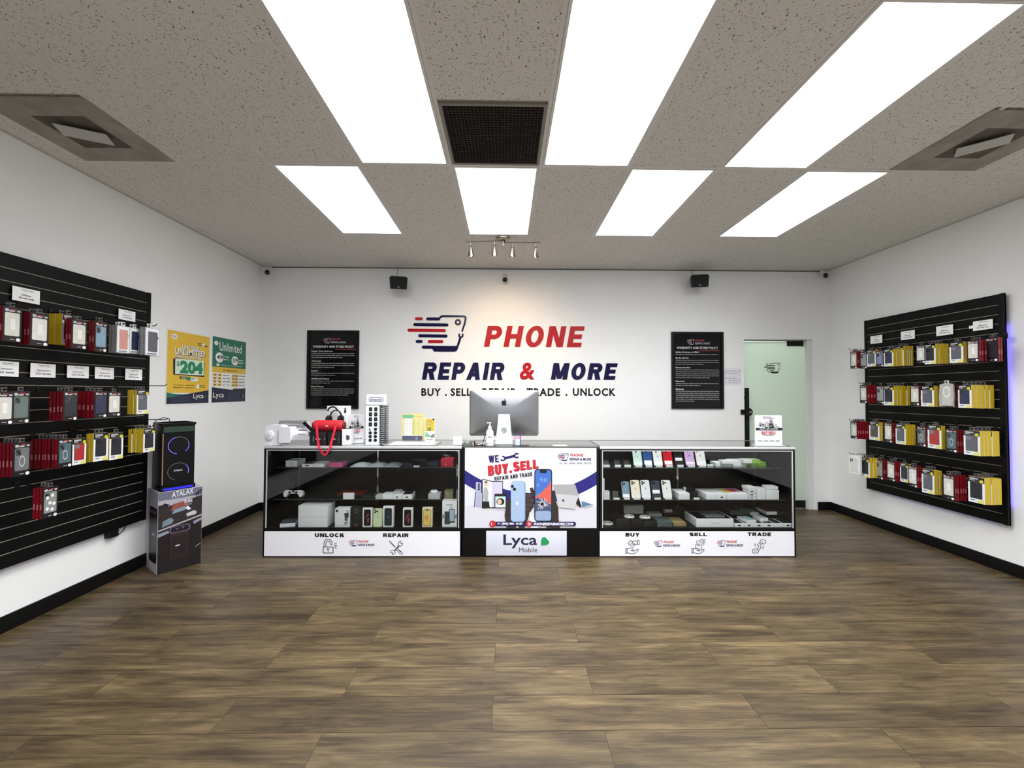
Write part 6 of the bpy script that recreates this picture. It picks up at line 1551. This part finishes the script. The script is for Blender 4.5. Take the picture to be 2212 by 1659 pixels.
def pile(side, row, k, kind, case, crop, n, panel, reach=.20, hooked=True):
    """crop = (scale, ox, oy, x0, x1, ytop, ybot, side_end): front face and far end of the stack, in photo units."""
    sc, ox, oy, x0, x1, yt, yb, xe = crop
    face = LFACE if side < 0 else RFACE; Xf = face - side*reach
    px0, px1, pt, pb = ox+x0/sc, ox+x1/sc, oy+yt/sc, oy+yb/sc
    a = onx(px0, (pt+pb)/2, Xf); b = onx(px1, (pt+pb)/2, Xf)
    y = (a.y+b.y)/2; w = abs(a.y-b.y)
    zt = onx((px0+px1)/2, pt, Xf).z; zb = onx((px0+px1)/2, pb, Xf).z
    sx = min(max(w/.105, .8), 1.35); sz = min(max((zt-zb)/.195, .75), 1.25)
    # spacing of the stack from its visible side
    if n > 1:
        pe = ox+xe/sc; edge = px0 if side < 0 else px1
        span = abs(pe-edge)*scale_at(Vector((Xf, y, zb)))
        step = min(max(span/n, .020), (reach-.012)/n)
    else: step = .03
    sy = max(step-.0022, .012)/.024 if n > 1 else 1.0
    src = proto_pack(kind, case); rnd = random.Random(row*31+k*7+side)
    for i in range(n):
        if not USED[(kind, case)]: o = src; USED[(kind, case)] = True
        else: o = copy_tree(src)
        o.location = (Xf + side*i*step, y + (rnd.uniform(-.003, .003) if i else 0), zb + (rnd.uniform(-.003, .002) if i else 0))
        o.rotation_euler = (0, 0, (LEFTW if side < 0 else RIGHTW) + (rnd.uniform(-.012, .012)))
        o.scale = (sx, sy, sz)
        pos = f'{ORD[k]} pile from left, {ORD[row]} row, {panel} panel'
        o['label'] = (f'{COLN[kind]} pack with {CASEN[case]}, front of {pos}' if i == 0 else f'{COLN[kind]} pack, {ORD[i]} from front in {pos}')
        o['group'] = f'phone case packs on the {panel} slat panel'
    if hooked:
        hook(side, y, zb + .195*sz + .015*sz, reach + .03 + (0.02 if k == 0 and side > 0 else 0), f'black peg hook carrying the {ORD[k]} pile from left, {ORD[row]} row, {panel} panel')

A1 = (4.484, 0, 530); A2 = (3.859, 0, 830)
LEFT = {
 0: [('R', 'cream', A1, 25, 205, 600, 930, 0, 2), ('R', 'white', A1, 290, 470, 660, 970, 232, 3), ('Y', 'dark', A1, 640, 700, 672, 965, 505, 2, .12), ('R', 'cream', A1, 690, 840, 725, 1000, 648, 2), ('R', 'blue', A1, 915, 1035, 742, 1030, 855, 2),
     ('C', 'pink', A1, 1130, 1255, 780, 1045, 1065, 3), ('C', 'navy', A1, 1262, 1345, 800, 1050, 1255, 2, .17), ('C', 'midgrey', A1, 1405, 1545, 800, 1070, 1355, 2, .23)],
 1: [('R', 'cream', A2, -20, 85, 65, 335, -60, 2), ('R', 'greygreen', A2, 105, 240, 60, 322, 88, 1), ('R', 'dark', A2, 525, 645, 60, 300, 415, 4), ('R', 'navy', A2, 785, 890, 60, 275, 650, 4), ('R', 'cream', A2, 897, 1005, 64, 265, 885, 1), ('Y', 'midgrey', A2, 1140, 1240, 48, 248, 1062, 3)],
 2: [('R', 'pattern', A2, 110, 250, 488, 762, -20, 5), ('R', 'teal', A2, 480, 600, 455, 692, 262, 8), ('Y', 'red', A2, 606, 715, 452, 668, 600, 1), ('Y', 'dark', A2, 780, 900, 408, 638, 716, 2), ('Y', 'dark', A2, 912, 1025, 404, 625, 900, 1), ('Y', 'dark', A2, 1195, 1290, 370, 562, 1072, 4, .23)],
 3: [('R', 'flower', A2, 365, 470, 858, 1108, 292, 3)],
}
B1 = (5.503, 1810, 620); B2 = (5.503, 1810, 880)
RIGHT = {
 0: [('R', 'cream', B1, 163, 215, 765, 968, 272, 2, .22), ('R', 'grey', B1, 275, 335, 770, 968, 338, 1), ('Y', 'midgrey', B1, 345, 452, 748, 945, 455, 1), ('R', 'lav', B1, 457, 540, 758, 945, 545, 1), ('Y', 'navy', B1, 547, 660, 738, 942, 768, 3),
     ('Y', 'dark', B1, 690, 775, 705, 935, 950, 5, .11), ('R', 'cream', B1, 945, 1025, 690, 905, 1028, 1), ('Y', 'dark', B1, 1030, 1162, 680, 915, 1322, 4), ('Y', 'midgrey', B1, 1325, 1490, 655, 900, 1550, 2), ('R', 'cream', B1, 1540, 1672, 635, 885, 1765, 3), ('R', 'dark', B1, 1775, 1880, 600, 885, 1915, 2, .12)],
 1: [('R', 'cream', B1, 265, 345, 1165, 1378, 455, 3, .22), ('R', 'grey', B1, 470, 540, 1175, 1385, 545, 1), ('Y', 'dark', B1, 543, 665, 1175, 1405, 862, 5), ('R', 'cream', B1, 865, 968, 1168, 1405, 985, 1), ('Y', 'midgrey', B1, 988, 1142, 1175, 1418, 1200, 2), ('B', 'grey', B1, 1210, 1370, 1150, 1420, 1375, 1),
     ('R', 'grey', B1, 1290, 1385, 1165, 1430, 1432, 2, .15), ('Y', 'navy', B1, 1430, 1588, 1165, 1438, 1905, 5)],
 2: [('R', 'cream', B2, 152, 230, 168, 370, 370, 5, .22), ('Y', 'brown', B2, 373, 492, 172, 388, 535, 2), ('R', 'cream', B2, 553, 645, 180, 415, 690, 2), ('Y', 'midgrey', B2, 688, 806, 200, 438, 932, 3), ('R', 'pattern', B2, 943, 1045, 225, 460, 1075, 2), ('Y', 'red', B2, 1068, 1230, 212, 488, 1275, 2), ('R', 'teal', B2, 1283, 1418, 262, 530, 1492, 3), ('Y', 'midgrey', B2, 1497, 1690, 278, 568, 1930, 5)],
 3: [('W', 'white', B2, 122, 262, 572, 795, 270, 1, .27), ('Y', 'dark', B2, 270, 378, 598, 828, 500, 3, .22), ('R', 'grey', B2, 470, 520, 620, 850, 588, 2, .14), ('R', 'cream', B2, 590, 672, 640, 872, 748, 3), ('Y', 'dark', B2, 745, 838, 668, 888, 840, 1, .19), ('R', 'white', B2, 838, 945, 695, 945, 1000, 2), ('Y', 'midgrey', B2, 998, 1145, 740, 1022, 1240, 3), ('R', 'cream', B2, 1248, 1388, 800, 1092, 1540, 5), ('Y', 'dark', B2, 1550, 1745, 830, 1135, 1955, 5)],
}
for side, table, panel in ((-1, LEFT, 'left'), (1, RIGHT, 'right')):
    for row, items in table.items():
        for k, it in enumerate(items):
            kind, case, (sc, ox, oy), x0, x1, yt, yb, xe, n = it[:9]
            pile(side, row, k, kind, case, (sc, ox, oy, x0, x1, yt, yb, xe), n, panel, it[9] if len(it) > 9 else .20)
# bare hook tips on the left panel
hook(-1, 3.28, onx(330, 833, LFACE + .2).z, .24, 'empty black peg hook sticking out at the right edge of the left panel, upper')
hook(-1, 3.30, onx(322, 909, LFACE + .2).z, .24, 'empty black peg hook at the right edge of the left panel, beside the big speaker')

# ------------------------------------------------------------------ white series signs on the panels
def series_sign(side, box, lines, label, tabbed=False):
    sc, ox, oy, x0, y0, x1, y1 = box
    face = LFACE if side < 0 else RFACE; X = face - side*.012
    a = onx(ox+x0/sc, oy+(y0+y1)/2/sc, X); b = onx(ox+x1/sc, oy+(y0+y1)/2/sc, X)
    c = onx(ox+(x0+x1)/2/sc, oy+y0/sc, X); d = onx(ox+(x0+x1)/2/sc, oy+y1/sc, X)
    w = abs(a.y-b.y); h = (c.z-d.z)*.93
    t = thing('series_sign', label, 'sign', (X, (a.y+b.y)/2, d.z + .002), LEFTW if side < 0 else RIGHTW, 'white series signs on the slat panels')
    mb = MB(); mb.box(-w/2, -.0015, 0, w/2, 0, h, PAPER); mb.build('card', t)
    mb = MB(); mb.box(-w*.2, 0, h*.7, w*.2, .0115, h*.7+.002, BLACKM); mb.box(-w*.2, .0005, h*.3, w*.2, .002, h*1.02, BLACKM); mb.build('clip', t)
    mb = MB(); A = Art(mb, (0, 0, 100, 100), (-w/2, 0, w/2, h), -.0016); ft = M('sign_faint', (150, 150, 156), .6)
    A.lines(30, 10, 76, 16, ft, .7, 5); A.lines(36, 19, 82, 24, ft, .6, 6)
    for i, l in enumerate(lines):
        wd = min(60, 7.2*len(l)); A.text(l, 50-wd/2, 44+i*22, 50+wd/2, 58+i*22, INK, .02)
    mb.build('lettering', t)
    if tabbed:
        mb = MB(); mb.box(-w/2-.03, -.001, h*.3, -w/2, 0, h*.62, PAPER); mb.build('tab', t)
SG = (4.484, 0, 530); S2 = (4.484, 0, 530)
series_sign(-1, (*SG, 117, 410, 384, 555), ('Other', 'Androids'), 'large white card sign near the top left of the left slat panel')
series_sign(-1, (*SG, 1147, 625, 1310, 730), ('Samsung', 'A Series'), 'small white series sign at the top right of the left slat panel')
for i, (x0, y0, x1, y1, l, w) in enumerate(((-60, 1115, 180, 1272, 'S21 Series', 'leftmost'), (293, 1140, 537, 1282, 'S22 Series', 'second from left'), (648, 1162, 858, 1288, 'S23 Series', 'third from left'), (918, 1177, 1102, 1296, 'S24 Series', 'fourth from left'), (1212, 1193, 1375, 1307, 'S20 Series', 'rightmost'))):
    series_sign(-1, (*SG, x0, y0, x1, y1), ('Samsung', l), f'{w} of five white series signs on second row, left slat panel')
for i, (x0, y0, x1, y1, l, w) in enumerate(((388, 572, 528, 672, '11 Series', 'smallest looking white series sign, far end of the right slat panel'), (750, 515, 915, 625, '13 Series', 'second white series sign from left on the right slat panel'), (1170, 450, 1370, 575, '15 Series', 'third white series sign from left on the right slat panel'), (1607, 390, 1843, 512, '14 Series', 'white series sign with side tab, near end of the right slat panel'))):
    series_sign(1, (*B1, x0, y0, x1, y1), ('iPhone', l), w, i == 3)

# ------------------------------------------------------------------ party speaker on its carton, power adapter
def party_speaker():
    # carton: near left corner, its two sides
    n0 = onz(338, 1243, 0); r0 = onz(434, 1216, 0); l0 = onz(304.5, 1224, 0)
    ang = math.atan2(r0.y-n0.y, r0.x-n0.x); w = (Vector((r0.x, r0.y)) - Vector((n0.x, n0.y))).length; d = (Vector((l0.x, l0.y)) - Vector((n0.x, n0.y))).length
    zt = EYE.z - (1062.5-0)*0 ; zt = ony(338, 1065, n0.y).z
    d = min(max(d, .22), .27)
    t = thing('speaker_carton', 'tall printed cardboard speaker carton standing on the floor by the left wall', 'carton', (n0.x, n0.y, 0), ang)
    g = M('carton_grey', (176, 174, 184), .5, noise=.08, nscale=12); dk = M('carton_dark', (26, 18, 21), .35)
    # keep it clear of the wall
    mb = MB(); mb.box(0, 0, 0.001, w, d, zt, g, .002); mb.build('carton', t)
    H = zt
    mb = MB(); A = Art(mb, (225, 815, 638, 1590), (0, 0, w, H), -.0006); sky = M('carton_sky', (104, 106, 126), .5); sky2 = M('carton_haze', (170, 166, 178), .5); br = M('carton_sunset', (140, 74, 60), .5); car = M('carton_car', (112, 132, 146), .4); bk = M('carton_black', (18, 16, 20), .4); wl = M('carton_road', (172, 168, 180), .5); rim = M('carton_rim', (96, 82, 108), .4); wt = M('carton_white', (226, 226, 232), .5)
    A.rect(228, 818, 636, 1588, dk); A.rect(228, 818, 636, 905, sky); A.rect(228, 895, 636, 960, sky2)
    A.poly([(228, 940), (300, 930), (320, 960), (400, 940), (470, 930), (636, 900), (636, 1130), (228, 1175)], M('carton_dusk', (40, 29, 30), .5))
    A.poly([(360, 945), (470, 930), (500, 985), (340, 1010)], br); A.poly([(370, 1000), (470, 985), (480, 1020), (350, 1040)], M('carton_hood', (128, 150, 170), .4)); A.poly([(270, 1095), (340, 1070), (370, 1100), (350, 1130), (262, 1150)], car); A.poly([(485, 1060), (560, 1040), (590, 1065), (570, 1085), (490, 1090)], M('carton_silver', (186, 190, 196), .4)); A.poly([(470, 1000), (500, 985), (530, 1020), (505, 1030)], wt)
    for x, y in ((250, 950), (285, 935), (310, 945), (600, 870), (620, 850), (580, 880)): A.poly([(x-28, y+10), (x, y-12), (x+28, y+10), (x+4, y+4), (x+2, y+40), (x-3, y+40), (x-4, y+4)], bk)
    A.stroke([(228, 1180), (636, 1100)], 14, wl, caps=False); A.poly([(228, 1205), (320, 1190), (330, 1215), (228, 1240)], M('carton_glow', (140, 140, 160), .4)); A.poly([(550, 1150), (636, 1125), (636, 1150), (560, 1180)], M('carton_glow', (140, 140, 160), .4))
    A.text('ATALAX', 342, 820, 552, 875, wt, .015, .15, .09); A.text('PURE', 465, 925, 540, 955, wt, .03, 0, .03); A.text('SOUND', 470, 962, 535, 978, wl, .02, 0, .03)
    A.rrect(330, 1160, 525, 1230, 26, rim); A.rrect(345, 1170, 510, 1220, 20, bk); A.disc(400, 1190, 14, rim, 14, 9); A.disc(456, 1186, 14, rim, 14, 9); A.rrect(338, 1232, 508, 1475, 18, M('carton_speaker', (48, 28, 32), .4)); A.rrect(350, 1255, 495, 1465, 14, M('carton_speaker2', (30, 19, 23), .4)); A.rect(388, 1348, 430, 1358, wt)
    A.stroke([(580, 1410), (600, 1395), (625, 1388)], 5, wl)
    mb.build('front_print', t)
    mb = MB(); mb.mtx = Matrix.Translation((0, 0, 0)) @ Matrix.Rotation(math.radians(-90), 4, 'Z') @ Matrix.Translation((-d, 0, 0))
    A = Art(mb, (0, 0, 100, 100), (0, 0, d, H), -.0006); A.rrect(22, 20, 96, 88, 10, dk); A.rect(30, 24, 84, 28, rim); A.rrect(50, 52, 74, 55, 2, wl); mb.build('side_print', t)
    # speaker
    cx, cy = n0.x, n0.y
    sb = M('party_black', (7, 7, 8), .3, spec=.25); grl = M('party_grille', (9, 8, 9), .6, spec=.2, bump=.4, nscale=250)
    sn = ony(333, 1060, n0.y + .02)
    c, s_ = math.cos(ang), math.sin(ang)
    def px_local(px, py): 
        # pixel on the speaker's front plane (plane through the carton front, set back 1 cm)
        dr = _ray(px, py); nx, ny = s_, -c; k = ((n0.x - .012*nx - EYE.x)*nx + (n0.y - .012*ny - EYE.y)*ny)/(dr.x*nx + dr.y*ny); q = EYE + k*dr
        return (q.x-n0.x)*c + (q.y-n0.y)*s_, q.z
    xl, zb = px_local(348, 1058); xr, _ = px_local(421, 1040); _, ztop = px_local(350, 915)
    sw = xr-xl; sh = ztop - zt
    loc = Vector((n0.x + xl*c - .012*s_, n0.y + xl*s_ + .012*c, zt + .0005))
    t = thing('party_speaker', 'tall black party speaker with violet ring lights on top of the printed carton', 'speaker', loc, ang)
    dd = d - .03
    mb = MB(); mb.rrect(0, .03, sw, sh, .006, .02, dd, sb); mb.box(-.004, .0, 0, sw+.004, dd, .035, sb, .006); mb.box(-.003, .002, sh-.02, sw+.003, dd, sh, sb, .004); mb.build('cabinet', t)
    mb = MB(); mb.rrect(.012, .045, sw-.012, sh-.085, .01, .012, .0205, grl); mb.build('grille', t)
    mb = MB(); mb.box(.01, .008, sh-.075, sw-.01, .021, sh-.03, M('party_green', (30, 62, 46), .25)); mb.build('control_panel', t)
    vio = M('ring_violet', (120, 90, 255), .4, emit=1.1, emit_rgb=(120, 84, 255)); dim = M('ring_dim', (120, 104, 96), .4)
    for zc, r, arcs in ((sh*.66, sw*.31, ((100, 260, vio), (-50, 20, vio), (20, 100, dim))), (sh*.27, sw*.31, ((-20, 40, vio), (40, 200, dim), (200, 250, dim)))):
        mb = MB(); mb.lathe([(sw*.26, 0), (sw*.24, .004), (sw*.1, .012), (0, .010)], M('cone_black', (10, 9, 11), .4, spec=.25), 28, (sw/2, .0119, zc), (0, 1, 0)); dv = mb.build('driver', t)
        mb = MB(); A = Art(mb, (0, 0, 1, 1), (0, 0, 1, 1), .0115); A.P = lambda x, y: (x, y)
        for a0, a1, m in arcs: A.ring(sw/2, zc, r, sw*.017, m, a0, a1, 40)
        mb.build('light_ring', dv)
    mb = MB(); mb.text('ATALAX', sw*.36, sh*.275, sw*.62, sh*.30, .0105, wt, bold=.02); mb.build('badge', t)
    mb = MB(); mb.box(.012, -.001, .008, sw-.012, .0008, .022, M('bar_blue', (40, 40, 255), .4, emit=1.1, emit_rgb=(24, 24, 255))); mb.build('light_bar', t)
    mb = MB(); mb.box(.006, .008, .05, .0105, .02, sh-.085, M('side_bar', (150, 120, 96), .4, emit=.25)); mb.build('side_light', t)
    mb = MB(); pts = [(.06, .05, sh), (.055, .05, sh+.03), (.02, .05, sh+.045), (-.03, .06, sh+.02), (-.04, .07, sh-.03)]; mb.tube(pts, .003, BLACKM); mb.build('carry_cable', t)
party_speaker()
def adapter():
    p = onx(240, 1150, XL + .02)
    t = thing('power_adapter', 'black power adapter with cable under the left slat panel', 'adapter', (XL + .0005, p.y, p.z), LEFTW)
    mb = MB(); mb.box(-.035, -.045, -.035, .035, 0, .04, BLACKM, .006); mb.build('body', t)
    mb = MB(); mb.tube([(.0, -.02, -.034), (.05, -.015, -.045), (.11, -.012, -.02), (.13, -.012, .02), (.125, -.008, .045)], .003, BLACKM); mb.build('cable', t)
adapter()
